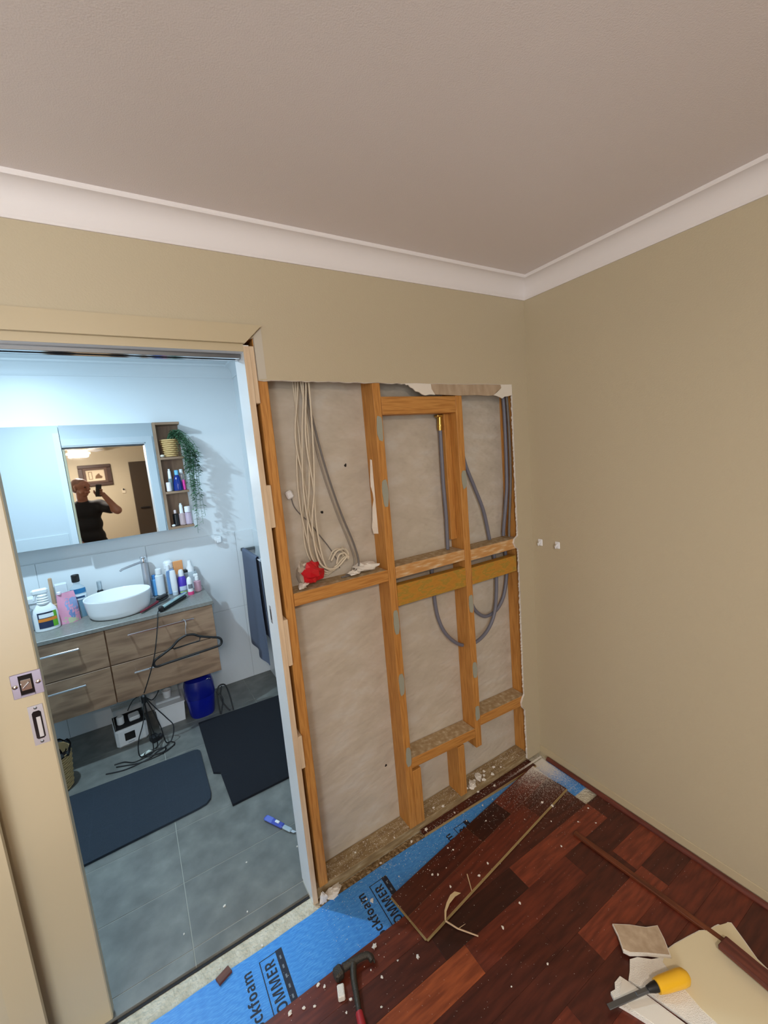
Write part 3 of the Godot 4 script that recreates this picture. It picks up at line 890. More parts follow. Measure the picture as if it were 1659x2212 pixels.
	part("screed", Bag.new().span(V(BX0, -0.2, BZ), V(BX1, -0.0115, -0.115)).span(V(-2.12, -0.2, -0.115), V(-1.30, -0.0115, -0.0445)), M.concrete, bf)
	part("grout", Bag.new().span(V(BX0, -0.0115, BZ), V(BX1, -0.0014, -0.115)).span(V(-2.12, -0.0115, -0.115), V(-1.30, -0.0014, -0.049)), M.grout, bf)
	var zj := [-1.93, -1.875, -1.58, -1.283, -0.988, -0.692, -0.392, -0.108, -0.0465]
	for i in zj.size() - 1:
		var xs := [BX0, -2.925, -2.325, -1.727, -1.127, BX1]
		for j in xs.size() - 1:
			var a: float = xs[j]; var b: float = xs[j + 1]
			var z0: float = zj[i]; var z1: float = zj[i + 1]
			if i == zj.size() - 2:
				a = max(a, -2.10); b = min(b, -1.318)
				if b - a < 0.03: continue
			part("tile", Bag.new().span(V(a + 0.0015, -0.0095, z0 + 0.0015), V(b - 0.0015, 0.0, z1 - 0.0015), 0.0006), M.floor_tile, bf)
	# the sawn dark gap before the tiles
	part("joint_filler", Bag.new().span(V(-2.10, -0.0115, -0.0455), V(-1.318, -0.0085, -0.036)), M.rubber, bf)

func lettering(parent: Node, text: String, font: Font, at: Vector3, width: float, height: float, m: Material, off: Vector3):
	# lies on the floor, read towards the wall, tops towards the doorway side; `at` is the start of the baseline
	var tm := TextMesh.new()
	tm.text = text
	tm.font = font
	tm.font_size = 48
	tm.pixel_size = 0.01
	tm.depth = 0.02
	tm.horizontal_alignment = HORIZONTAL_ALIGNMENT_LEFT
	tm.curve_step = 2.0
	var box := tm.get_aabb()
	var o := mi("lettering", tm, m)
	parent.add_child(o, true)
	var sx := width / box.size.x; var sy := height / box.size.y
	o.transform = Transform3D(Basis(V(0, 0, -sx), V(-sy, 0, 0), V(0, 0.01, 0)), at + off + V(box.position.y * sy, 0.0, box.position.x * sx))

func build_vanity():
	var t := thing("vanity_cabinet", "wall hung grey brown oak vanity cabinet with long bar handles", "vanity", V(-1.93, 0.345, -1.70))
	var o := -t.position
	part("carcass", Bag.new().span(V(-2.53, 0.345, -1.92) + o, V(-1.329, 0.801, -1.480) + o, 0.001), M.oak, t)
	for d in [[-2.528, -1.923, 0.583, 0.799, 0.742], [-2.528, -1.923, 0.347, 0.578, 0.524], [-1.917, -1.331, 0.583, 0.799, 0.748], [-1.917, -1.331, 0.347, 0.578, 0.513]]:
		var c := V((d[0] + d[1]) / 2, (d[2] + d[3]) / 2, -1.470)
		var f := part("drawer", Bag.new().box(Vector3.ZERO, V(d[1] - d[0], d[3] - d[2], 0.018), 0.0015), M.oak, t)
		f.position = c + o
		var x0 := -1.810; var x1 := -1.450
		if d[0] < -2.0:
			x0 = -2.405; x1 = -2.045
		var y: float = d[4]
		var hd := part("handle", Bag.new().span(V(x0, y - 0.005, -1.434) - c, V(x1, y + 0.005, -1.426) - c, 0.002).span(V(x0 + 0.004, y - 0.004, -1.46) - c, V(x0 + 0.014, y + 0.004, -1.432) - c, 0.001).span(V(x1 - 0.014, y - 0.004, -1.46) - c, V(x1 - 0.004, y + 0.004, -1.432) - c, 0.001), M.chrome, f)
		hd.name = "handle"
	obj("countertop", Bag.new().span(V(-2.532, 0.802, -1.92), V(-1.322, 0.826, -1.455), 0.002), M.stone, "grey stone look countertop on the oak vanity", "countertop")
	# vessel basin
	var pr := [Vector2(0.0, 0.0), Vector2(0.78, 0.0), Vector2(0.85, 0.005), Vector2(0.90, 0.018), Vector2(0.935, 0.04), Vector2(1.0, 0.118), Vector2(0.995, 0.124), Vector2(0.965, 0.124), Vector2(0.955, 0.118), Vector2(0.91, 0.05), Vector2(0.84, 0.026), Vector2(0.4, 0.018), Vector2(0.0, 0.016)]
	var bs := thing("vessel_basin", "white oval vessel basin on the grey countertop", "basin", V(-1.833, 0.8262, -1.674))
	part("bowl", Bag.new().lathe(pr, Vector3.ZERO, 48, 0.181, 0.166), M.ceramic, bs)
	part("waste", Bag.new().lathe([Vector2(0.0, 0.0215), Vector2(0.022, 0.0195), Vector2(0.024, 0.017)], Vector3.ZERO, 20), M.chrome, bs)
	# tall tap
	var tp := thing("basin_mixer", "tall brushed metal basin mixer tap with a slim spout", "tap", V(-1.664, 0.8262, -1.862))
	part("body", Bag.new().lathe([Vector2(0.0, 0.0), Vector2(0.028, 0.0), Vector2(0.028, 0.005), Vector2(0.0215, 0.008), Vector2(0.0195, 0.252), Vector2(0.0, 0.252)], Vector3.ZERO, 20, 1, 1, Basis(), 0.75), M.brushed, tp)
	part("lever", Bag.new().lathe([Vector2(0.0, 0.256), Vector2(0.02, 0.256), Vector2(0.021, 0.292), Vector2(0.019, 0.297), Vector2(0.0, 0.297)], Vector3.ZERO, 20, 1, 1, Basis(), 0.75).box(V(0.0, 0.290, 0.03), V(0.022, 0.008, 0.05), 0.003), M.chrome, tp)
	part("spout", Bag.new().tube([V(-0.008, 0.262, 0.006), V(-0.075, 0.254, 0.048), V(-0.128, 0.247, 0.082), V(-0.138, 0.240, 0.089)], 0.012, 10, 0.009, 0.6), M.brushed, tp)

func build_mirror_cabinet():
	var t := thing("mirror_cabinet", "wide mirrored wall cabinet above the basin with one door ajar", "mirror cabinet", V(-1.987, 1.28, -1.875))
	var o := -t.position
	part("carcass", Bag.new().span(V(-2.487, 1.282, -1.928) + o, V(-1.489, 1.998, -1.832) + o), M.white_gloss, t)
	var edge := plain(rgb(196, 214, 214), 0.2)
	var ld := part("mirror_door", Bag.new().span(V(-2.487, 1.28, -1.8015) + o, V(-1.9885, 2.0, -1.7995) + o), M.mirror, t)
	part("door_back", Bag.new().span(V(-2.487, 1.28, -1.817) + o, V(-1.9885, 2.0, -1.8016) + o), edge, ld)
	var turn := Basis(Vector3(0, 1, 0), deg_to_rad(2.62)) * Basis(Vector3(1, 0, 0), -deg_to_rad(1.0))
	var c := V(-1.737, 1.64, -1.80)
	var rd := part("mirror_door", Bag.new().box(V(0, 0, -0.001), V(0.4955, 0.72, 0.002)), M.mirror, t)
	rd.transform = Transform3D(turn, c + o)
	part("door_back", Bag.new().box(V(0, 0, -0.0105), V(0.4955, 0.72, 0.016)), edge, rd)
	# open end shelves
	var s := thing("open_shelf", "narrow open oak shelf unit beside the mirrored doors", "shelf", V(-1.406, 1.28, -1.865))
	var p := -s.position
	part("side_panel", Bag.new().span(V(-1.488, 1.28, -1.928) + p, V(-1.470, 2.0, -1.800) + p, 0.001), M.oak_y, s)
	part("back_panel", Bag.new().span(V(-1.470, 1.296, -1.928) + p, V(-1.324, 1.984, -1.918) + p), M.oak_y, s)
	for y in [1.28, 1.522, 1.752, 1.984]:
		part("shelf_board", Bag.new().span(V(-1.470, y, -1.928) + p, V(-1.324, y + 0.016, -1.800) + p, 0.001), M.oak, s)

# a bottle lathed from (radius, height) rows in units of its size; cap is a second profile
func bottle(n: String, label: String, cat: String, at: Vector3, body: Array, m: Material, cap: Array, cm: Material, sx := 1.0, sz := 1.0, turn := 0.0, group := "") -> Node3D:
	var t := thing(n, label, cat, at, turn, group)
	part("body", Bag.new().lathe(body, Vector3.ZERO, 22, sx, sz), m, t)
	if cap:
		part("cap", Bag.new().lathe(cap, Vector3.ZERO, 16), cm, t)
	return t

func cyl(r: float, h: float, e := 0.003) -> Array:
	return [Vector2(0, 0), Vector2(r - e, 0), Vector2(r, e), Vector2(r, h - e), Vector2(r - e, h), Vector2(0, h)]

func lifted(pr: Array, y: float) -> Array:
	var o := []
	for q in pr: o.append(q + Vector2(0, y))
	return o

func band(r: float, y0: float, y1: float, a0: float, a1: float, sx := 1.0, sz := 1.0, off := 0.0008) -> Bag:
	# a patch of label wrapped round a bottle
	var rows := []
	for i in 2:
		var line := []
		for k in 13:
			var a := lerpf(a0, a1, k / 12.0)
			line.append(V(cos(a) * (r + off) * sx, y0 if i == 1 else y1, sin(a) * (r + off) * sz))
		rows.append(line)
	return Bag.new().sheet(rows, 0.0006)

func build_counter_things():
	var Y := 0.8262
	# --- left of the basin
	var t := thing("spray_cleaner", "white bottle with a ribbed neck and green, orange and navy label", "cleaner bottle", V(-2.195, Y, -1.665), 0.14)
	t.scale = Vector3.ONE * 1.12
	part("body", Bag.new().lathe([Vector2(0, 0), Vector2(0.044, 0), Vector2(0.047, 0.004), Vector2(0.047, 0.085), Vector2(0.042, 0.112), Vector2(0.029, 0.132), Vector2(0.024, 0.14)], Vector3.ZERO, 26, 1.12, 0.72), M.white_plastic, t)
	part("ribbed_neck", Bag.new().lathe([Vector2(0.025, 0.138), Vector2(0.027, 0.146), Vector2(0.023, 0.150), Vector2(0.026, 0.158), Vector2(0.022, 0.162), Vector2(0.025, 0.170), Vector2(0.021, 0.174), Vector2(0.023, 0.184), Vector2(0.018, 0.19), Vector2(0, 0.19)], Vector3.ZERO, 22), M.white_plastic, t)
	part("trigger", Bag.new().box(V(-0.006, 0.205, 0.0), V(0.07, 0.03, 0.024), 0.008).box(V(-0.03, 0.178, 0.0), V(0.012, 0.04, 0.016), 0.004, Basis(Vector3.BACK, -0.3)), plain(rgb(226, 230, 232), 0.4), t)
	var fr := [[0.018, 0.112, rgb(40, 52, 84), 0.9, 2.25], [0.018, 0.112, rgb(104, 178, 44), 0.62, 1.1], [0.052, 0.068, rgb(232, 138, 48), 0.66, 2.2], [0.072, 0.092, rgb(236, 240, 244), 0.95, 2.1], [0.094, 0.104, rgb(36, 46, 70), 1.0, 2.05]]
	for i in fr.size():
		part("label_print", band(0.047, fr[i][0], min(fr[i][1], 0.1), fr[i][3], fr[i][4], 1.12, 0.72, 0.0006 + 0.0005 * i), plain(fr[i][2], 0.4), t)
	var pb := thing("pump_bottle", "clear pump bottle with a black pump beside the label bottle", "pump bottle", V(-2.284, Y, -1.71))
	part("body", Bag.new().lathe(cyl(0.03, 0.13, 0.008), Vector3.ZERO, 20), clear(rgb(150, 160, 170), 0.55), pb)
	part("pump", Bag.new().lathe(lifted(cyl(0.017, 0.025), 0.13), Vector3.ZERO, 14).tube([V(0, 0.15, 0), V(0, 0.185, 0)], 0.006, 8).tube([V(0.008, 0.187, 0), V(-0.035, 0.182, 0.01)], 0.006, 8), M.black, pb)
	var pk := thing("refill_pouch", "pink and blue soft refill pouch beside the mouthwash bottle", "pouch", V(-2.094, Y, -1.715), 0.35)
	part("pouch", pouch(0.105, 0.185, 0.05), plain(rgb(230, 160, 186), 0.3), pk)
	part("printed_area", pouch_patch(0.105, 0.185, 0.05, -0.25, 1.0, 0.42, 0.80), plain(rgb(150, 170, 214), 0.3), pk)
	part("printed_area", pouch_patch(0.105, 0.185, 0.05, -0.05, 1.0, 0.16, 0.46), plain(rgb(120, 142, 190), 0.3), pk)
	part("printed_area", pouch_patch(0.105, 0.185, 0.05, -0.7, 0.95, 0.02, 0.2), plain(rgb(196, 206, 164), 0.3), pk)
	part("spout_cap", Bag.new().lathe(lifted(cyl(0.011, 0.018), 0.18), V(-0.03, 0, 0), 12), plain(rgb(240, 226, 236), 0.35), pk)
	var mw := thing("mouthwash_bottle", "clear mouthwash bottle of teal liquid with a black cap", "mouthwash", V(-2.040, Y, -1.785), 0.2)
	part("liquid", Bag.new().lathe([Vector2(0, 0.002), Vector2(0.038, 0.002), Vector2(0.041, 0.01), Vector2(0.041, 0.112), Vector2(0, 0.112)], Vector3.ZERO, 24, 1.0, 0.66), plain(rgb(16, 124, 160), 0.1), mw)
	part("bottle_shell", Bag.new().lathe([Vector2(0.0425, 0.0), Vector2(0.043, 0.012), Vector2(0.043, 0.165), Vector2(0.036, 0.19), Vector2(0.018, 0.208), Vector2(0.016, 0.222)], Vector3.ZERO, 24, 1.0, 0.66), clear(rgb(200, 226, 240), 0.28), mw)
	part("cap", Bag.new().lathe(lifted(cyl(0.021, 0.046), 0.222), Vector3.ZERO, 18), M.black, mw)
	part("label_print", band(0.0435, 0.152, 0.182, 0.5, 2.6, 1.0, 0.66), plain(rgb(30, 110, 160), 0.4), mw)
	part("label_print", band(0.0435, 0.112, 0.145, 0.5, 2.6, 1.0, 0.66), plain(rgb(224, 238, 246), 0.4), mw)
	part("label_print", band(0.0435, 0.122, 0.134, 0.9, 2.2, 1.0, 0.66, 0.0016), plain(rgb(30, 70, 110), 0.4), mw)
	bottle("small_bottle", "small dark bottle with a silver cap behind the basin", "bottle", V(-1.932, Y, -1.862), cyl(0.018, 0.125), plain(rgb(30, 36, 38), 0.3), lifted(cyl(0.014, 0.06), 0.125), plain(rgb(190, 200, 205), 0.25, 0.6), 1, 1)
	obj("white_tub", Bag.new().lathe([Vector2(0, 0), Vector2(0.044, 0), Vector2(0.05, 0.14), Vector2(0.056, 0.145), Vector2(0.056, 0.172), Vector2(0, 0.176)], Vector3.ZERO, 24), M.white_plastic, "white lidded tub against the tiles behind the pump bottle", "tub", V(-2.252, Y, -1.82))
	obj("white_carton", Bag.new().box(V(0, 0.11, 0), V(0.06, 0.22, 0.05), 0.003), plain(rgb(226, 232, 236), 0.6), "plain white carton against the tiles behind the pouch", "carton", V(-2.125, Y, -1.84), 0.2)
	obj("wooden_brush", Bag.new().box(V(0, 0.13, 0), V(0.02, 0.26, 0.012), 0.005).box(V(0, 0.05, 0.012), V(0.028, 0.09, 0.016), 0.004), plain(rgb(196, 160, 128), 0.6), "wooden handled brush leaning at the tiles beside the carton", "brush", V(-2.176, Y, -1.87), 0.3)
	# --- right of the basin
	var hb := thing("hair_brush", "dark red hair brush beside the basin with black bristles", "hair brush", V(-1.648, Y, -1.628), 0.90)
	part("handle", Bag.new().tube(smooth_path([V(-0.125, 0.012, 0), V(-0.06, 0.014, 0), V(0.0, 0.017, 0), V(0.03, 0.02, 0)]), 0.008, 10, 0.014, 0.7), plain(rgb(112, 28, 44), 0.3), hb)
	part("bristle_head", Bag.new().ball(V(0.085, 0.022, 0), V(0.06, 0.012, 0.026)).box(V(0.085, 0.034, 0), V(0.09, 0.02, 0.036), 0.008), M.black, hb)
	var hs := thing("hair_straightener", "silver topped hair straightener lying at the counter's front edge", "hair straightener", V(-1.540, Y, -1.570), 0.9)
	part("lower_arm", Bag.new().box(V(0.01, 0.011, 0), V(0.24, 0.018, 0.024), 0.005), M.black_gloss, hs)
	part("upper_arm", Bag.new().box(V(0.01, 0.029, 0.002), V(0.25, 0.014, 0.026), 0.005, Basis(Vector3.BACK, 0.03)), plain(rgb(176, 204, 204), 0.22, 0.7), hs)
	part("hinge", Bag.new().box(V(-0.125, 0.02, 0), V(0.03, 0.034, 0.03), 0.008), M.black, hs)
	var X := -0.02
	bottle("shampoo_bottle", "white lotion bottle with a pale blue back beside the tap", "bottle", V(-1.588, Y, -1.868), cyl(0.024, 0.15, 0.008), plain(rgb(232, 238, 242), 0.35), lifted(cyl(0.02, 0.04), 0.15), M.white_plastic, 1.1, 0.8)
	bottle("blue_bottle", "sky blue bottle squeezed between the tap and lotion", "bottle", V(-1.622, Y, -1.888), cyl(0.018, 0.12, 0.006), plain(rgb(96, 166, 224), 0.35), lifted(cyl(0.012, 0.03), 0.12), plain(rgb(70, 140, 210), 0.3))
	bottle("cream_tube", "tall white tube standing on its cap beside the straightener", "tube", V(-1.508, Y, -1.788), [Vector2(0, 0.03), Vector2(0.018, 0.03), Vector2(0.020, 0.06), Vector2(0.020, 0.14), Vector2(0.017, 0.175), Vector2(0, 0.178)], M.white_plastic, cyl(0.018, 0.03), plain(rgb(206, 216, 226), 0.3), 1.0, 0.7)
	bottle("razor_bottle", "slim white bottle with a blue side behind the tube", "bottle", V(-1.530, Y, -1.84), cyl(0.015, 0.16, 0.006), plain(rgb(112, 154, 206), 0.35), lifted(cyl(0.012, 0.05), 0.16), M.white_plastic)
	var pu := bottle("purple_bottle", "purple bottle with a white flip cap", "bottle", V(-1.455, Y, -1.812), [Vector2(0, 0), Vector2(0.026, 0), Vector2(0.028, 0.005), Vector2(0.028, 0.09), Vector2(0.022, 0.115), Vector2(0.014, 0.122), Vector2(0, 0.122)], plain(rgb(84, 62, 186), 0.3), [Vector2(0, 0.12), Vector2(0.017, 0.12), Vector2(0.017, 0.15), Vector2(0.012, 0.165), Vector2(0, 0.168)], M.white_plastic, 1.0, 0.75)
	part("label_print", band(0.028, 0.02, 0.05, 0.6, 2.5, 1.0, 0.75), plain(rgb(206, 220, 240), 0.4), pu)
	part("label_print", band(0.028, 0.004, 0.016, 0.6, 2.5, 1.0, 0.75), plain(rgb(170, 206, 130), 0.4), pu)
	var ro := bottle("roll_on", "white roll-on stick with a pink base", "roll-on", V(-1.418, Y, -1.722), [Vector2(0, 0.022), Vector2(0.018, 0.022), Vector2(0.018, 0.095), Vector2(0.014, 0.115), Vector2(0.006, 0.124), Vector2(0, 0.125)], M.white_plastic, [Vector2(0, 0), Vector2(0.02, 0), Vector2(0.02, 0.022), Vector2(0, 0.022)], plain(rgb(226, 74, 132), 0.3))
	part("label_print", band(0.018, 0.045, 0.075, 0.7, 2.3), plain(rgb(120, 124, 132), 0.5), ro)
	var sp := bottle("mist_bottle", "pale pink mist bottle with a white spray head", "spray bottle", V(-1.366, Y, -1.762), cyl(0.024, 0.078, 0.006), clear(rgb(222, 170, 186), 0.6), lifted(cyl(0.013, 0.03), 0.078), M.white_plastic)
	part("nozzle", Bag.new().box(V(-0.004, 0.117, 0), V(0.03, 0.02, 0.016), 0.004), M.white_plastic, sp)
	# organiser full of small things behind them
	var og := thing("counter_organiser", "clear organiser tub behind the bottles", "organiser", V(-1.452, Y, -1.872))
	part("tub", Bag.new().span(V(-0.10, 0, -0.03), V(0.10, 0.004, 0.03)).span(V(-0.10, 0.004, -0.03), V(-0.097, 0.13, 0.03)).span(V(0.097, 0.004, -0.03), V(0.10, 0.13, 0.03)).span(V(-0.097, 0.004, -0.03), V(0.097, 0.13, -0.027)).span(V(-0.097, 0.004, 0.027), V(0.097, 0.13, 0.03)), clear(rgb(214, 228, 236), 0.3), og)
	obj("orange_packet", Bag.new().box(V(0, 0.11, 0), V(0.062, 0.21, 0.012), 0.003, Basis(Vector3.RIGHT, 0.06)), plain(rgb(238, 164, 104), 0.4), "orange packet standing in the clear organiser", "packet", V(-1.462, Y + 0.006, -1.872), 0.15)
	obj("white_jar", Bag.new().lathe([Vector2(0, 0), Vector2(0.024, 0), Vector2(0.026, 0.17), Vector2(0.03, 0.175), Vector2(0.03, 0.215), Vector2(0.02, 0.228), Vector2(0, 0.23)], Vector3.ZERO, 20), M.white_plastic, "tall white jar standing in the clear organiser", "jar", V(-1.522, Y + 0.006, -1.872))
	obj("blue_sachet", Bag.new().box(V(0, 0.09, 0), V(0.05, 0.17, 0.008), 0.002, Basis(Vector3.BACK, 0.2)), plain(rgb(132, 162, 204), 0.4), "blue grey sachet propped in front of the white jar", "sachet", V(-1.505, Y + 0.002, -1.826), 0.3)
	obj("white_dispenser", Bag.new().lathe([Vector2(0, 0), Vector2(0.024, 0), Vector2(0.024, 0.15), Vector2(0.015, 0.165), Vector2(0.012, 0.20), Vector2(0, 0.202)], Vector3.ZERO, 18), M.white_plastic, "white dispenser bottle at the right end of the organiser", "bottle", V(-1.388, Y + 0.006, -1.872))
	obj("black_tub", Bag.new().lathe(cyl(0.022, 0.14), Vector3.ZERO, 18), M.black, "black tub in the organiser between orange packet and dispenser", "tub", V(-1.424, Y + 0.006, -1.868))
	# --- things on the open shelf
	var S := -1.845
	woven_basket_plant()
	bottle("serum_bottle", "grey green bottle with a long white cap on the middle shelf", "bottle", V(-1.428, 1.5385, -1.83), cyl(0.014, 0.085), plain(rgb(112, 130, 134), 0.3), lifted([Vector2(0, 0), Vector2(0.011, 0), Vector2(0.009, 0.05), Vector2(0.006, 0.055), Vector2(0.006, 0.066), Vector2(0, 0.066)], 0.085), M.white_plastic)
	bottle("perfume_bottle", "dark blue perfume bottle with a light blue cap on the middle shelf", "perfume", V(-1.385, 1.5385, -1.825), [Vector2(0, 0), Vector2(0.030, 0), Vector2(0.032, 0.006), Vector2(0.028, 0.05), Vector2(0.02, 0.09), Vector2(0.012, 0.105), Vector2(0, 0.105)], plain(rgb(24, 48, 128), 0.12), lifted(cyl(0.013, 0.034), 0.105), plain(rgb(112, 190, 232), 0.25))
	bottle("pink_tube", "small hot pink tube leaning on the middle shelf", "tube", V(-1.348, 1.5385, -1.815), cyl(0.009, 0.07), plain(rgb(226, 62, 160), 0.3), [], null)
	bottle("white_pot", "short white pot at the front of the middle shelf", "pot", V(-1.444, 1.5385, -1.812), cyl(0.016, 0.062), plain(rgb(236, 226, 226), 0.35), [], null)
	bottle("clear_bottle", "clear bottle with a white cap behind the hot pink tube", "bottle", V(-1.352, 1.5385, -1.862), cyl(0.018, 0.11), clear(rgb(200, 200, 206), 0.5), lifted(cyl(0.011, 0.034), 0.11), M.white_plastic)
	bottle("dropper_bottle", "black bottle with a pale cap on the lowest shelf", "bottle", V(-1.43, 1.2965, -1.83), cyl(0.019, 0.085), M.black_gloss, lifted(cyl(0.008, 0.026), 0.085), plain(rgb(222, 206, 206), 0.4))
	bottle("rose_bottle", "pale rose bottle with a long white spray cap on the lowest shelf", "bottle", V(-1.391, 1.2965, -1.82), cyl(0.019, 0.085, 0.006), clear(rgb(214, 188, 190), 0.7), lifted([Vector2(0, 0), Vector2(0.012, 0), Vector2(0.010, 0.055), Vector2(0.007, 0.058), Vector2(0.007, 0.068), Vector2(0, 0.068)], 0.085), M.white_plastic)
	bottle("lilac_bottle", "broad lilac tinted bottle with a white cap on the lowest shelf", "bottle", V(-1.352, 1.2965, -1.82), cyl(0.022, 0.085, 0.006), clear(rgb(222, 200, 222), 0.65), lifted(cyl(0.019, 0.042), 0.085), plain(rgb(238, 236, 242), 0.35), 1.0, 0.7)
	obj("white_pebble", Bag.new().ball(V(0, 0.008, 0), V(0.012, 0.008, 0.009)), M.white_plastic, "small white pebble at the front of the lowest shelf", "pebble", V(-1.452, 1.2962, -1.809))
	obj("shell_ornament", Bag.new().ball(V(0, 0.010, 0), V(0.016, 0.010, 0.011)), plain(rgb(216, 206, 190), 0.5), "small shell ornament beside the basket on the top shelf", "ornament", V(-1.456, 1.7685, -1.812))
	# hook on the dado
	var k := thing("wall_hook", "small white hook fixed at the top of the pale tiles", "hook", V(-1.165, 1.12, -1.919))
	part("plate", Bag.new().box(V(0, 0.018, 0.003), V(0.05, 0.05, 0.006), 0.003), M.white_plastic, k)
	part("arm", Bag.new().box(V(0, 0.006, 0.022), V(0.034, 0.018, 0.04), 0.006).box(V(0, 0.02, 0.038), V(0.034, 0.03, 0.01), 0.004), M.white_plastic, k)
	# --- towel rail and towel
	var tr := thing("towel_rail", "chrome towel rail on the bathroom side wall", "towel rail", V(-0.985, 1.03, -1.68))
	part("bar", Bag.new().tube([V(-0.015, 0, -0.235), V(-0.015, 0, 0.26)], 0.006, 10), M.chrome, tr)
	part("bracket", Bag.new().box(V(0.035, 0, -0.225), V(0.10, 0.02, 0.02), 0.003).box(V(-0.016, 0.002, -0.232), V(0.026, 0.026, 0.014), 0.003), M.steel, tr)
	part("bracket", Bag.new().box(V(0.035, 0, 0.25), V(0.10, 0.02, 0.02), 0.003), M.chrome, tr)
	var rows := []
	for i in 30:
		var line := []
		for j in 15:
			var s := j / 14.0
			var zz := -1.882 + 0.39 * s
			var u := i / 29.0
			var x: float; var y: float
			var drop := 0.73 + 0.06 * s
			if u < 0.55:            # front panel, bottom to top
				var q := u / 0.55
				y = 1.042 - drop * (1.0 - q)
				x = -1.0 - 0.014 - 0.012 * (1.0 - q) * (1.0 + sin(s * 11.0 + 0.5)) - 0.006 * sin(q * 5.0 + s * 4.0) * (1.0 - q)
			elif u < 0.62:
				var a := (u - 0.55) / 0.07 * PI
				x = -1.0 - 0.014 * cos(a); y = 1.036 + 0.014 * sin(a)
			else:
				var q := (u - 0.62) / 0.38
				y = 1.042 - 0.60 * q
				x = -1.0 + 0.014 + 0.006 * q * (1.0 + sin(s * 9.0))
			line.append(V(x, y, zz))
		rows.append(line)
	obj("hand_towel", Bag.new().sheet(rows, -0.005), M.towel, "slate blue towel draped over the chrome rail", "towel")

func pouch(w: float, h: float, d: float) -> Bag:
	var b := Bag.new()
	var rows := []
	var nr := 10
	for side in [1.0, -1.0]:
		rows = []
		for i in nr + 1:
			var v := i / float(nr)
			var line := []
			for k in 9:
				var u := k / 8.0 * 2.0 - 1.0
				var bulge := (1.0 - u * u) * (1.0 - v * 0.85) * d / 2 + 0.001
				var narrowing := 1.0 - 0.18 * v * v
				line.append(V(u * w / 2 * narrowing * side, h * v, bulge * side + 0.004 * sin(u * 4.0 + v * 7.0)))
			rows.append(line)
		b.sheet(rows, 0.001)
	return b

func pouch_patch(w: float, h: float, d: float, u0: float, u1: float, v0: float, v1: float) -> Bag:
	# a printed area lying on the front of the pouch, with a wavy border
	var rows := []
	for i in 8:
		var line := []
		for k in 8:
			var v := lerpf(v0, v1, i / 7.0) + 0.02 * sin(k * 1.7)
			var u := lerpf(u0 + 0.08 * sin(i * 1.3), u1 * 0.98, k / 7.0)
			var bulge := (1.0 - u * u) * (1.0 - v * 0.85) * d / 2 + 0.001
			line.append(V(u * w / 2 * (1.0 - 0.18 * v * v), h * v, bulge + 0.004 * sin(u * 4.0 + v * 7.0) + 0.0012))
		rows.append(line)
	return Bag.new().sheet(rows, -0.0008)

func woven_basket_plant():
	var t := thing("potted_trailing_plant", "trailing green plant spilling out of a woven basket on the top shelf", "plant", V(-1.398, 1.7685, -1.852))
	var bag := Bag.new()
	bag.lathe([Vector2(0, 0.002), Vector2(0.038, 0.002), Vector2(0.052, 0.118), Vector2(0.046, 0.118), Vector2(0.034, 0.01), Vector2(0, 0.01)], Vector3.ZERO, 20)
	var bask := part("basket", bag, plain(rgb(158, 124, 78), 0.9), t)
	var straw := plain(rgb(214, 180, 122), 0.8)
	for i in 9:
		var y := 0.008 + i * 0.0132
		var r := 0.040 + 0.0135 * (y / 0.118)
		var pts := []
		for k in 37:
			var a := TAU * k / 36.0
			pts.append(V(cos(a), 0, sin(a)) * (r + 0.0022 * sin(k * PI / 2.0 + (i % 2) * PI)) + V(0, y, 0))
		part("strand", Bag.new().tube(pts, 0.0058, 6), straw, bask)
	rng.seed = 77
	var leaf_a := plain(rgb(56, 98, 66), 0.6); var leaf_b := plain(rgb(108, 142, 112), 0.6)
	for m in [leaf_a, leaf_b]:
		m.backlight_enabled = true
		m.backlight = Color(0.16, 0.22, 0.14)
	for v in 40:
		var long := v < 20
		var reach := rng.randf_range(0.0, 0.11)
		var ang := rng.randf_range(-0.55, 0.85)
		var dirx := V(cos(ang), 0, sin(ang))
		var depth := rng.randf_range(0.20, 0.46) if long else rng.randf_range(0.03, 0.2)
		if v == 0: depth = 0.58
		if v == 1: depth = 0.52
		var z0 := rng.randf_range(-0.02, 0.035)
		var p0 := V(rng.randf_range(-0.02, 0.03), 0.11, z0)
		var top := p0 + V(0.03, 0.03 + rng.randf_range(0.0, 0.045), 0.01) + dirx * reach * 0.4
		var over := V(0.083 + reach * 0.75, 0.07 - rng.randf_range(0.0, 0.05), z0 + dirx.z * 0.03 + 0.06)
		var endp := over + V(rng.randf_range(-0.035, 0.015), -depth, rng.randf_range(-0.01, 0.02))
		if not long:
			over.x -= 0.03; over.z += 0.03
		var path := smooth_path([p0, top, over, over.lerp(endp, 0.5) + V(rng.randf_range(-0.01, 0.01), 0, 0), endp], 7)
		var b := Bag.new()
		b.tube(path, 0.0011, 4)
		var n := int(9 + depth * 56)
		for i in n:
			var f := 0.18 + 0.82 * i / n
			var k := f * (path.size() - 1)
			var at: Vector3 = path[int(k)]
			var side := 1.0 if i % 2 == 0 else -1.0
			var yaw := rng.randf_range(-0.9, 0.9) + (0.0 if side > 0 else PI)
			var out := V(cos(yaw), rng.randf_range(-0.75, -0.1), sin(yaw)).normalized()
			var ln := rng.randf_range(0.019, 0.034)
			var wd := ln * 0.34
			var sd := out.cross(Vector3.UP).normalized() * wd
			var nn := sd.cross(out).normalized() * 0.002
			b.st.set_smooth_group(-1)
			var tip := at + out * ln
			var mid := at + out * ln * 0.42
			b.tri(at, mid + sd - nn, mid); b.tri(mid + sd - nn, tip, mid)
			b.tri(at, mid, mid - sd - nn); b.tri(mid, tip, mid - sd - nn)
		part("vine", b, leaf_a if v % 3 != 1 else leaf_b, t)

